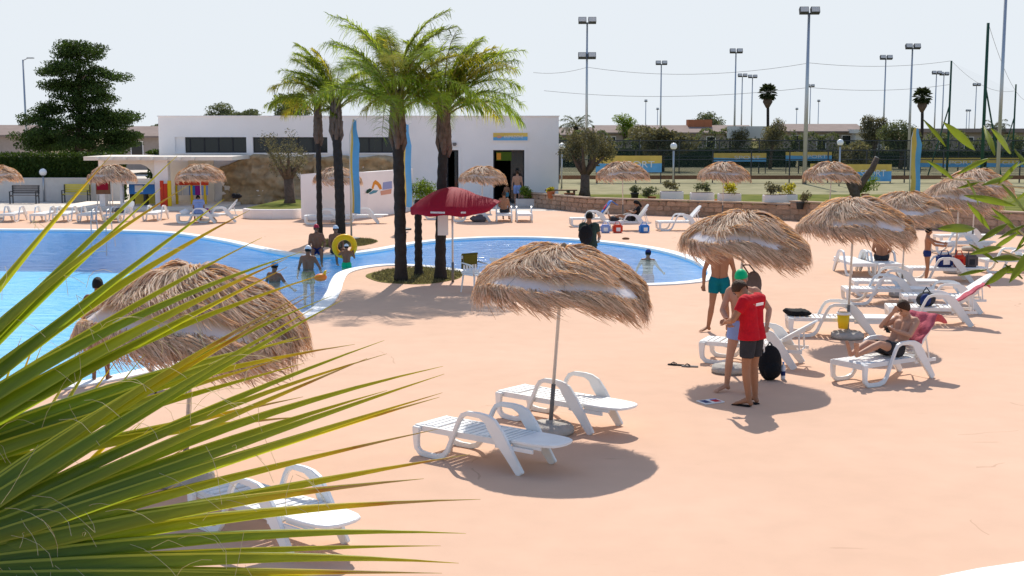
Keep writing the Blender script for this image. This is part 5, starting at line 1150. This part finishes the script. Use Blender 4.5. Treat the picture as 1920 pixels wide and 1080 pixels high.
ph_ = tag(MB().box(-.04,.04,-.006,.006,-.075,.075).build('phone', 'dark_glass', None, bevel=.004), 'dark phone held by the young man sitting on the lounger', 'phone'); ph_.location = Vector(rp3)+Matrix.Rotation(R(-57), 3, 'Z') @ Vector((.05,-.22,.44)); ph_.rotation_euler = (R(40), 0, R(-57))
def towel_on_back(l_, back, m_, label, x0=.3, x1=.86, y0=-.29, y1=.29, hang=.35, extra=None):
    V = []; nx, ny = 16, 10; mt = Matrix.Translation((1.18,0,.332)) @ Matrix.Rotation(-back, 4, 'Y')
    for i in range(nx+1):
        q = i/nx
        for j in range(ny+1):
            y = y0+(y1-y0)*j/ny; sN = x0+(x1-x0+hang)*q; w_ = .012*math.sin(j*1.7+i*.6)+.008*math.sin(i*1.3)
            v = Vector((sN, y+.015*math.sin(i*.8), .042+w_)) if sN < .81 else Vector((.81+.02+w_, y+.02*math.sin(i*.8), .03-(sN-.81)))
            V.append(l_.matrix_basis @ (mt @ v))
    c = Vector(V[0]); me = fastmesh('towel', [tuple(v-c) for v in V], [(i*(ny+1)+j, (i+1)*(ny+1)+j, (i+1)*(ny+1)+j+1, i*(ny+1)+j+1) for i in range(nx) for j in range(ny)], True)
    o = mobj('towel', me, m_, None, c); sm = o.modifiers.new('s', 'SOLIDIFY'); sm.thickness = .012; sm.offset = 1; bake(o); return tag(o, label, 'towel', 'towels over lounger backs')
towel_on_back(l3, .85, 'pink_towel', 'pink patterned towel behind the sitting young man on a lounger back', .25, .84, -.30, .30, .22)
towel_on_back(l4, .62, 'pink_towel', 'plain pink towel hanging over the side of a raised lounger back', .1, .7, -.32, .0, .2)
towel_on_back(le1, .95, 'blue_cloth', 'blue towel with a red emblem over a raised lounger back', .2, .82, -.27, .27, .3)
em = MB().ell((0,0,0), (.16,.006,.14)).build('red_patch', 'red_cloth', None, True); em.parent = bpy.data.objects['towel.002'] if 'towel.002' in bpy.data.objects else None
tb_ = bpy.data.objects.get('towel.002'); em.location = le1.matrix_basis @ (Matrix.Translation((1.18,0,.332)) @ Matrix.Rotation(-.95, 4, 'Y') @ Vector((.5,0,.075))) - tb_.location; em.rotation_euler = (R(35), 0, R(94))
def cloth_heap(loc, rx, ry, rz_, m_, label, cat='cloth', seed=1, name='cloth'):
    rg = random.Random(seed); m2 = MB().ell((0,0,rz_*.7), (rx, ry, rz_), 20, 12); o = m2.build(name, m_, None, True)
    for v in o.data.vertices:
        k_ = 1+.35*noise.fractal(Vector((v.co.x*5+seed, v.co.y*5, v.co.z*6)), 1, 2, 3); v.co = Vector((v.co.x*k_, v.co.y*k_, max(0, v.co.z*k_)))
    o.location = loc; return tag(o, label, cat)
bc = cloth_heap(on(l2, .2, 0, .362), .26, .22, .07, 'black_cloth', 'black cloth spread over the foot of a flat lounger', seed=3)
# bags and small things near the red shirt
bk_ = empty('backpack', G(1443, 712), R(15), 'black backpack standing on the deck behind the man in red', 'backpack')
o = MB().ell((0,0,.26), (.19,.13,.28), 18, 12).ell((0,-.1,.16), (.14,.08,.13)).build('bag', 'black_cloth', bk_, True); remesh(o, .015, 2)
for v in o.data.vertices: v.co.z = max(v.co.z, .0)
MB().tube([(-.08,.1,.42),(-.1,.2,.3),(-.09,.12,.08)], .015, 6).tube([(.08,.1,.42),(.1,.2,.3),(.09,.12,.08)], .015, 6).tube([(-.04,.02,.53),(0,.02,.58),(.04,.02,.53)], .012, 6).build('strap', 'charcoal', bk_)
wb = empty('water_bottle', G(1468, 711), 0, 'clear plastic water bottle with a blue label beside the black backpack', 'bottle'); MB().lathe([(0,0),(.034,0),(.036,.02),(.036,.19),(.014,.235),(.014,.25),(0,.25)], 14).build('bottle', 'water_bottle', wb, True); MB().lathe([(.0365,.06),(.0365,.13)], 14).build('label_band', 'navy', wb); MB().lathe([(0,.27),(.016,.27),(.016,.248)], 12).build('cap', 'blue_plastic', wb)
def flipflop(px_, py_, rz, m_, label, group='flip flops lying on the deck'):
    e = empty('flip_flop', G(px_, py_), R(rz), label, 'flip flop', group); MB().prism([(-.04,-.13),(.03,-.13),(.04,0),(.05,.10),(.02,.14),(-.03,.14),(-.05,.08)], .002, .02, 'z').build('sole', m_, e, bevel=.005); MB().tube([(-.045,0,.02),(-.02,.05,.05),(0,.09,.022)], .007, 5).tube([(.045,0,.02),(.02,.05,.05),(0,.09,.022)], .007, 5).build('strap', 'charcoal', e)
flipflop(1268, 685, 70, 'black_cloth', 'black flip flop lying on the open deck in front of the raised lounger'); flipflop(1294, 688, 80, 'grey_wood', 'grey flip flop lying beside a black one on the open deck')
mg = empty('magazine', G(1332, 754), R(25), 'open colourful magazine lying on the shaded deck', 'magazine'); MB().box(-.16,-.002,-.12,.12,.002,.014).box(.002,.16,-.12,.12,.002,.018).build('pages', 'paper', mg); MB().box(-.13,-.03,-.08,.09,.0145,.016).build('print', 'navy', mg); MB().box(.02,.13,-.09,.05,.0185,.02).build('print', 'red_cloth', mg); MB().box(.04,.15,.055,.1,.0185,.02).build('print', 'light_blue', mg)
hb = empty('hanging_bag', G(1367,698)+Vector((.34,-.05,1.62)), R(20), 'grey cloth bag hanging from a parasol pole', 'bag'); o = MB().ell((0,0,-.22), (.15,.07,.22), 16, 10).build('bag', 'grey_cloth', hb, True); MB().tube([(-.08,0,-.05),(-.16,0,.06),(-.19,0,.1)], .012, 6).tube([(.05,0,-.04),(-.08,0,.1),(-.19,0,.1)], .012, 6).build('strap', 'grey_cloth', hb)
pb_ = G(1588, 634); bk2 = empty('bucket', pb_+Vector((-.11,-.12,.2)), 0, 'yellow bucket with a white rim hanging on the parasol pole', 'bucket'); MB().lathe([(0,0),(.085,0),(.115,.26),(.105,.26),(.08,.02),(0,.02)], 20).build('pail', 'yellow', bk2, True); MB().lathe([(.112,.255),(.125,.262),(.125,.30),(.108,.30)], 20).build('rim', 'paper', bk2, True); MB().tube([(-.11,0,.28),(-.06,.04,.36),(.06,.08,.38),(.10,.11,.36)], .006, 5).build('handle', 'steel', bk2)
# right rear group
b2 = empty('tote_bag', on(l4, .75, .0, .362), R(30), 'open black and blue bag lying on the lounger with the pink towel', 'bag'); o = MB().ell((0,0,.12), (.24,.14,.15), 16, 10).build('bag', 'charcoal', b2, True); MB().ell((-.1,-.08,.12), (.13,.09,.13)).build('pocket', 'navy', b2, True); MB().tube([(-.15,0,.2),(0,0,.36),(.16,0,.2)], .012, 6).build('strap', 'black_cloth', b2)
def cool_bag(loc, rz, m_, m2, w_, label):
    e = empty('cool_bag', loc, R(rz), label, 'bag', 'cool bags on loungers'); MB().box(-w_/2,w_/2,-.13,.13,0,.3).build('bag', m_, e, bevel=.04); MB().box(-w_*.22,w_*.22,-.14,-.131,.06,.2).build('patch', m2, e); MB().tube([(-w_*.3,0,.29),(-w_*.2,0,.4),(w_*.2,0,.4),(w_*.3,0,.29)], .014, 6).build('handle', m_, e)
cool_bag(on(l10, .95, 0, .365), 5, 'navy', 'paper', .38, 'dark blue cool bag with a white patch on a flat lounger'); cool_bag(on(l10, 1.32, .02, .365), 0, 'red_plastic', 'red_cloth', .26, 'small red cool bag beside the dark blue one'); cool_bag(on(l10, 1.62, .02, .365), -8, 'grey_cloth', 'charcoal', .3, 'grey cool bag beside the small red one')
person(G(1737, 531), 76, 'boy in dark blue swim briefs standing with both arms stretched forward', mrg(STAND, elL=(.2,-.24,1.30), wrL=(.14,-.48,1.26), elR=(-.2,-.2,1.22), wrR=(-.14,-.44,1.20), anL=(.07,.03,.085), anR=(-.07,.03,.085), knL=(.075,-.015,.5), knR=(-.075,-.015,.5), toL=(.08,-.15,.03), toR=(-.08,-.15,.03)), 'skin', .80, .011, 'navy', None, 'hair_black', short_len=.12)
SEAT = mrg(STAND, pelvis=(0,.0,.10), hipL=(.09,-.02,.10), hipR=(-.09,-.02,.10), waist=(0,.02,.26), chest=(0,.02,.46), neck=(0,.02,.63), head=(0,-.01,.79), shL=(.175,.02,.575), shR=(-.175,.02,.575), elL=(.23,-.05,.30), elR=(-.23,-.05,.30), wrL=(.15,-.25,.20), wrR=(-.15,-.25,.20), knL=(.13,-.42,.16), knR=(-.13,-.42,.16), anL=(.13,-.52,-.25), anR=(-.13,-.52,-.25), toL=(.14,-.68,-.31), toR=(-.14,-.68,-.31))
person(on(l9, .8, .0, .345), 165, 'person with dark hair sitting on a lounger, bare back turned', mrg(SEAT, look=(0,-1,-.3)), 'skin', .98, .012, 'charcoal', None, 'hair_black', hairlong=True)
# man with backpack at the pool edge
mb_ = person(G(1104, 527), 168, 'man in dark green shirt with a black backpack standing at the pool edge', mrg(STAND, wrL=(.16,-.22,.96), wrR=(-.2,-.25,1.0), elL=(.25,-.02,1.14), elR=(-.26,-.04,1.14)), 'skin', 1.0, .011, 'charcoal', 'dark_green_cloth', 'hair_black')
o = MB().ell((.05,.24,1.2), (.18,.13,.26), 16, 10).build('backpack', 'black_cloth', mb_, True); remesh(o, .02, 2); MB().tube([(.12,.12,1.42),(.14,-.08,1.44),(.14,-.13,1.25),(.16,.1,1.05)], .02, 6).tube([(-.08,.12,1.42),(-.13,-.08,1.44),(-.13,-.13,1.25),(-.12,.1,1.05)], .02, 6).build('strap', 'black_cloth', mb_)
# far people
person(G(970, 386), 176, 'man in pale blue shorts walking towards the open doorway', mrg(STAND, knL=(.1,-.12,.5), anL=(.1,.0,.085), anR=(-.1,.14,.1), toR=(-.12,-.02,.04), toL=(.12,-.2,.03)), 'skin_fair', 1.02, .02, 'light_blue', None, 'hair_brown', short_len=.7)
person(G(950, 383), 170, 'small child in turquoise trunks standing beside the open doorway', STAND, 'skin', .60, .02, 'print_teal', None, 'hair_brown', short_len=.6)
person(on(lh1, .75, 0, .345), 170, 'person sitting on an end on lounger with bare back under a straw parasol', SEAT, 'skin', .98, .02, 'charcoal', None, 'hair_brown')
person(on(le2, .98, 0, .345), -86, 'woman leaning back on a lounger under the straw parasol by the wall', mrg(SITB, look=(0,-1,-.2), wrR=(-.1,-.1,.40), elR=(-.25,.06,.36)), 'skin', .96, .018, 'charcoal', 'black_cloth', 'hair_black', hairlong=True)
pj = person(on(lj1, .9, 0, .345), 200, 'person bending over bags on a lounger before the play panels', mrg(SEAT, head=(0,-.22,.70), neck=(0,-.12,.6), chest=(0,-.05,.44), look=(0,-1,-.6)), 'skin', .95, .02, 'charcoal', 'light_blue', 'hair_black')
# in the water
def bather(px_, py_, z, rz, label, J, **k): p = G(px_, py_, -.07); return person((p.x, p.y, z), rz, label, J, **k)
BA = mrg(STAND, elL=(.33,-.05,1.2), elR=(-.33,-.05,1.2), wrL=(.42,-.22,1.05), wrR=(-.42,-.22,1.05))
bather(515, 527, -1.33, 150, 'bather with a blue swim cap standing chest deep in the pool', BA, skin='skin_dark', vox=.014, shorts='navy', cap='blue_cap')
bather(1215, 487, -1.52, 160, 'bather with a dark cap, only the head above the water', BA, skin='skin', vox=.016, shorts='navy', cap='navy')
bather(578, 504, -1.18, 170, 'bather with a white cap and green shorts propped on stiff arms in the shallows', mrg(BA, elL=(.3,-.08,1.14), elR=(-.32,-.06,1.14), wrL=(.36,-.12,.9), wrR=(-.38,-.1,.9), look=(0,-1,-.2)), skin='skin_dark', vox=.014, shorts='shrub_leaf', cap='white_cap')
person(G(592, 481)+Vector((0,.22,.045)), 10, 'person with a red cap sitting on the pool edge behind the bathers', mrg(SEAT, look=(0,-1,-.3), elL=(.26,.0,.32), wrL=(.2,-.3,.25)), 'skin_dark', 1.0, .014, 'navy', None, 'hair_black', 'red_cap')
person(G(628, 480)+Vector((0,.25,.045)), 25, 'person with a white cap sitting on the pool edge beside the yellow ring', mrg(SEAT, wrL=(.1,-.4,.1), wrR=(-.2,-.42,.1)), 'skin_dark', .95, .014, 'charcoal', None, 'hair_black', 'white_cap')
bather(650, 499, -.70, 175, 'child in bright green trunks with a white and blue cap holding the yellow ring', mrg(BA, wrL=(.2,-.15,1.5), elL=(.32,-.06,1.32), wrR=(-.24,-.2,1.4), elR=(-.3,-.1,1.2)), skin='skin_dark', vox=.014, shorts='green_cap', cap='white_cap', scale=.72)
rg_ = MB(); ang = [2*PI*k/28 for k in range(29)]; rg_.tube([(math.cos(a)*.28, 0, math.sin(a)*.28) for a in ang], .09, 10, False); o = rg_.build('swim_ring', 'ring_yellow', None, True); tag(o, 'yellow inflatable swim ring held up by a child in the shallows', 'swim ring'); pr = G(650, 499, -.07); o.location = (pr.x-.08, pr.y+.22, .48); o.rotation_euler = (R(10), 0, R(12))
bd = empty('toy_boat', G(605, 530)+Vector((-.05,0,.03)), R(30), 'small orange toy lying on the white pool edge', 'toy'); MB().ell((0,0,.1), (.17,.11,.1), 16, 10).build('hull', 'orange', bd, True); MB().tube([(.1,0,.15),(.12,0,.24),(.16,0,.27)], [.05,.035,.02], 8).build('neck', 'yellow', bd, True)
# person and pushchair behind the thatch at the pool edge
person(G(190, 714), 190, 'person with dark hair standing at the pool edge near the dark pushchair', mrg(STAND, wrR=(-.2,-.2,.98)), 'skin_dark', .90, .014, 'charcoal', None, 'hair_black', short_len=.4)
pc_ = empty('pushchair', G(318, 726), R(20), 'dark pushchair with small wheels under the straw parasol beside the fan palm', 'pushchair')
MB().box(-.22,.22,-.2,.22,.42,.48).box(-.22,.22,.18,.24,.48,.95).build('seat', 'charcoal', pc_, bevel=.02); MB().ell((0,.1,.95), (.25,.24,.2)).build('hood', 'black_cloth', pc_, True)
for sx in (-1, 1):
    MB().tube([(.24*sx,-.42,.12),(.25*sx,.0,.5),(.25*sx,.45,1.02)], .014, 6).tube([(.24*sx,.38,.12),(.25*sx,-.05,.55)], .014, 6).build('frame', 'steel', pc_)
    for y in (-.42, .38):
        w_ = MB().tube([(.24*sx+q*.03, y+math.cos(a)*.10, .12+math.sin(a)*.10) for q in (0,) for a in [2*PI*k/16 for k in range(17)]], .02, 6, False).build('wheel', 'black_cloth', pc_, True); MB().tube([(.24*sx-.02, y, .12), (.24*sx+.02, y, .12)], .07, 12).build('hub', 'steel', w_)
MB().tube([(-.25,.45,1.02),(.25,.45,1.02)], .018, 8).build('handle', 'charcoal', pc_)
# clutter on far loungers
for k, (l_, x, m_, lb) in enumerate(((lj1, .35, 'paper', 'white and orange beach bag on the lounger before the play panels'), (lj2, .35, 'purple', 'purple towel heap on the lounger before the play panels'), (lj2, 1.65, 'black_cloth', 'black cloth on the raised lounger back before the play panels'), (l_k, .8, 'grey_cloth', 'grey towels heaped on the lounger at the bar'), (le1, .8, 'house_wall_pale', 'pale towel on the lounger with the blue towel'), (le2, .3, 'charcoal', 'dark clothes on the foot of the lounger with the seated woman'))):
    zz = .362 if not (l_ is lj2 and x > 1.2) else .36+.62; cloth_heap(on(l_, x, 0, zz), .2, .2, .12, m_, lb, 'cloth', 10+k)
p = G(1150, 436)
for k, (m_, m2, dx, lb) in enumerate((('light_blue', 'paper', -.5, 'pale blue cool bag on the deck before the seated woman'), ('red_plastic', 'paper', -.05, 'red cool bag with a white patch on the deck before the seated woman'), ('blue_plastic', 'paper', .95, 'blue cool bag under the lounger of the seated woman'))): cool_bag(p+Vector((dx+.2, -.05, 0)), 10*k, m_, m2, .36, lb)
ob = cool_bag(on([o for o in bpy.data.objects if o.get('label') == 'white sun lounger with an orange bag behind the red parasol'][0], .4, 0, .365), 0, 'orange', 'red_plastic', .45, 'orange beach bag on the lounger behind the red parasol')
cloth_heap(G(898, 416), .3, .2, .16, 'grey_cloth', 'grey bags on the deck under the straw parasol at the doorway', 'bag', 31); cloth_heap(G(1174, 449), .14, .08, .05, 'wood', 'dark red shoes left at the far pool edge', 'shoes', 33)
e = empty('side_table', G(612, 407), 0, 'small dark table in front of the curved white wall', 'table'); MB().box(-.4,.4,-.3,.3,.68,.73).build('top', 'grey_wood', e)
for sx in (-1, 1):
    for sy in (-1, 1): MB().box(.35*sx-.03,.35*sx+.03,.25*sy-.03,.25*sy+.03,0,.679).build('leg', 'dark_metal', e)

# ================================================================== foreground fan palm
rgf = random.Random(8)
def leaflet_mesh(L, w, droop, twist, seed, dry):
    rg = random.Random(seed); n_ = 14; V = []
    for i in range(n_+1):
        q = i/n_; x = q*L; wd = w*(min(1, q/.26)**.8)*(1-max(0, (q-.30)/.70))**1.05+.0004; z = -droop*q**2.4*L; y0 = twist*q**2*L*.3; fold = wd*1.25
        V += [(x, y0-wd, z-fold+.0), (x, y0, z+.0), (x, y0+wd, z-fold)]
    me = fastmesh('leaflet', V, [(i*3+k, (i+1)*3+k, (i+1)*3+k+1, i*3+k+1) for i in range(n_) for k in range(2)], True); me.materials.append(M['fan_leaf'])
    at = me.attributes.new('across', 'FLOAT', 'POINT'); at.data.foreach_set('value', [1.0, 0.0, 1.0]*(n_+1)); return me
LM = [leaflet_mesh(1, .0175*(1+.14*(k % 3)), .015+.05*(k % 4), rgf.uniform(-.12, .12), k, k % 3) for k in range(8)]
fp = empty('fan_palm', (-2.55, 2.2, 0), 0, 'fan palm with long green split leaves spreading over a white lounger and the deck', 'palm tree')
MB().tube([(0,0,-.05),(.05,.02,1.2),(.08,.05,2.5)], [.22,.19,.17], 12).build('trunk', 'bark', fp, True)
def fan(hub, a0, a1, n_, L, tiltd, label_, seed, wscale=1.0, depth=.12):
    rg = random.Random(seed); h0 = hub-Vector((-2.55, 2.2, 0)); lf = empty('leaf', h0); lf.parent = fp
    MB().tube([Vector((.08,.05,2.35))-h0, Vector((-.25,0,-.25)), (0,0,0)], [.035,.022,.016], 8).build('petiole', 'rachis', lf, True)
    m_ = MB()
    for k in range(n_):
        q = (k+.5)/n_; a = R(a0+(a1-a0)*q + rg.uniform(-.6, .6)); l_ = L*(.86+.14*math.sin(q*PI))*rg.uniform(.93, 1.05)
        o = bpy.data.objects.new('leaflet', LM[rg.randrange(8)]); link(o, lf); el = rg.uniform(-1, 1)*.05+tiltd*(q-.5); o.rotation_mode = 'XYZ'
        X = Vector((math.cos(a)*math.cos(el), math.sin(el), math.sin(a)*math.cos(el))); Z = Vector((-math.sin(a)*.72, -.69+rg.uniform(-.25, .25), math.cos(a)*.72)); Z = (Z-X*Z.dot(X)).normalized(); Y = Z.cross(X)
        mt = Matrix((X, Y, Z)).transposed(); o.rotation_euler = mt.to_euler(); o.scale = (l_, l_*wscale*rg.uniform(.9, 1.15), l_); o.location = Vector((0, depth*(.5-(k % 2)), 0))*.12
        for f_ in range(3):                      # loose fibres
            if rg.random() < .8:
                s0 = rg.uniform(.25, .8)*l_; p0 = X*s0; pts = [p0]; d = (X*rg.uniform(.2,1)+Vector((rg.uniform(-.6,.6), rg.uniform(-.8,0), rg.uniform(-1,.5)))).normalized(); ln = rg.uniform(.05, .16)
                for j in range(4): p0 = p0+d*ln/4; d = (d+Vector((rg.uniform(-.4,.4), rg.uniform(-.3,.3), -.25))).normalized(); pts.append(p0)
                m_.tube(pts, .0005, 3, False)
    o = m_.build('fibres', 'fibre', lf); o['kind'] = 'stuff'
fan(A(-330, 935, 2.75), 11, 50, 18, 1.18, -.25, '', 1, 1.15)
fan(A(-260, 1075, 2.45), -5, 38, 27, 1.19, .1, '', 2, .95)
fan(A(-120, 1190, 2.9), 34, 80, 12, .80, .2, '', 3, 1.1)
# oleander twigs reaching in
ol = empty('oleander_shrub', (2.75, 3.3, 0), 0, 'oleander shrub reaching in with narrow pale green leaves on thin twigs', 'shrub'); L0 = ol.location
lfm = MB(); n_ = 8
for i in range(n_+1): q = i/n_; wd = .0105*math.sin(PI*min(1, q*.98+.02))**.75; lfm.v += [(q*.13, -wd, -.004-.02*q*q), (q*.13, 0, -.02*q*q), (q*.13, wd, -.004-.02*q*q)]
lfm.f = [(i*3+k, (i+1)*3+k, (i+1)*3+k+1, i*3+k+1) for i in range(n_) for k in range(2)]; lfm = lfm.mesh('leaf', True); lfm.materials.append(M['oleander_leaf'])
YO = 3.3
def twig(pts, leaves_):
    P = [A(x, y, YO+dz)-L0 for x, y, dz in pts]; MB().tube(P, [.0045-.003*i/len(P) for i in range(len(P))], 6).build('twig', 'oleander_stem', ol, True)
    for (x0, y0, x1, y1) in leaves_:
        a = A(x0, y0, YO+rgf.uniform(-.05,.05))-L0; b_ = A(x1, y1, YO+rgf.uniform(-.09,.09))-L0; X = b_-a; l_ = X.length; X = X/l_; Z = Vector((rgf.uniform(-.3,.3), -1, rgf.uniform(.1,.8))); Z = (Z-X*Z.dot(X)).normalized(); Y = Z.cross(X); o = bpy.data.objects.new('leaf', lfm); link(o, ol); o.location = a; o.rotation_euler = Matrix((X, Y, Z)).transposed().to_euler(); o.scale = (l_/.13, l_/.13*rgf.uniform(.75,1.0), 1)
twig([(2120,372,.0),(1990,358,0),(1900,350,0),(1830,340,0),(1765,333,0)], [(1775,275,1742,224),(1830,282,1782,234),(1866,290,1848,225),(1897,288,1876,240),(1855,296,1788,322),(1900,330,1850,335),(1935,298,1880,312),(1838,341,1800,352),(1880,345,1935,390),(1790,336,1752,300),(1815,338,1850,380),(1870,348,1905,310),(1930,355,1900,395),(1945,340,1910,270),(1925,352,1985,300)])
twig([(2120,520,0),(1990,470,0),(1920,440,0),(1890,415,0)], [(1905,385,1818,362),(1858,432,1822,385),(1915,440,1872,388),(1830,428,1774,425),(1872,492,1822,450),(1897,497,1860,532),(1925,505,1862,508),(1880,462,1830,470),(1905,470,1935,430),(1850,505,1790,512),(1925,420,1880,440),(1900,420,1860,400),(1890,418,1845,445),(1930,445,1975,410),(1945,455,1900,520),(1910,436,1855,470)])
twig([(2120,620,0),(2010,540,0),(1925,488,0),(1880,470,0)], [(1930,482,1868,478),(1940,515,1985,480),(1925,455,1900,470),(1918,522,1890,486)])
for q in ((2120,372),(2120,520),(2120,620)):
    a = A(q[0], q[1], YO)-L0; MB().tube([(0,0,-.05),(-.1,0,1.4),(a.x*.6,0,a.z*.8),a], [.03,.02,.012,.0045], 7).build('stem', 'oleander_stem', ol, True)
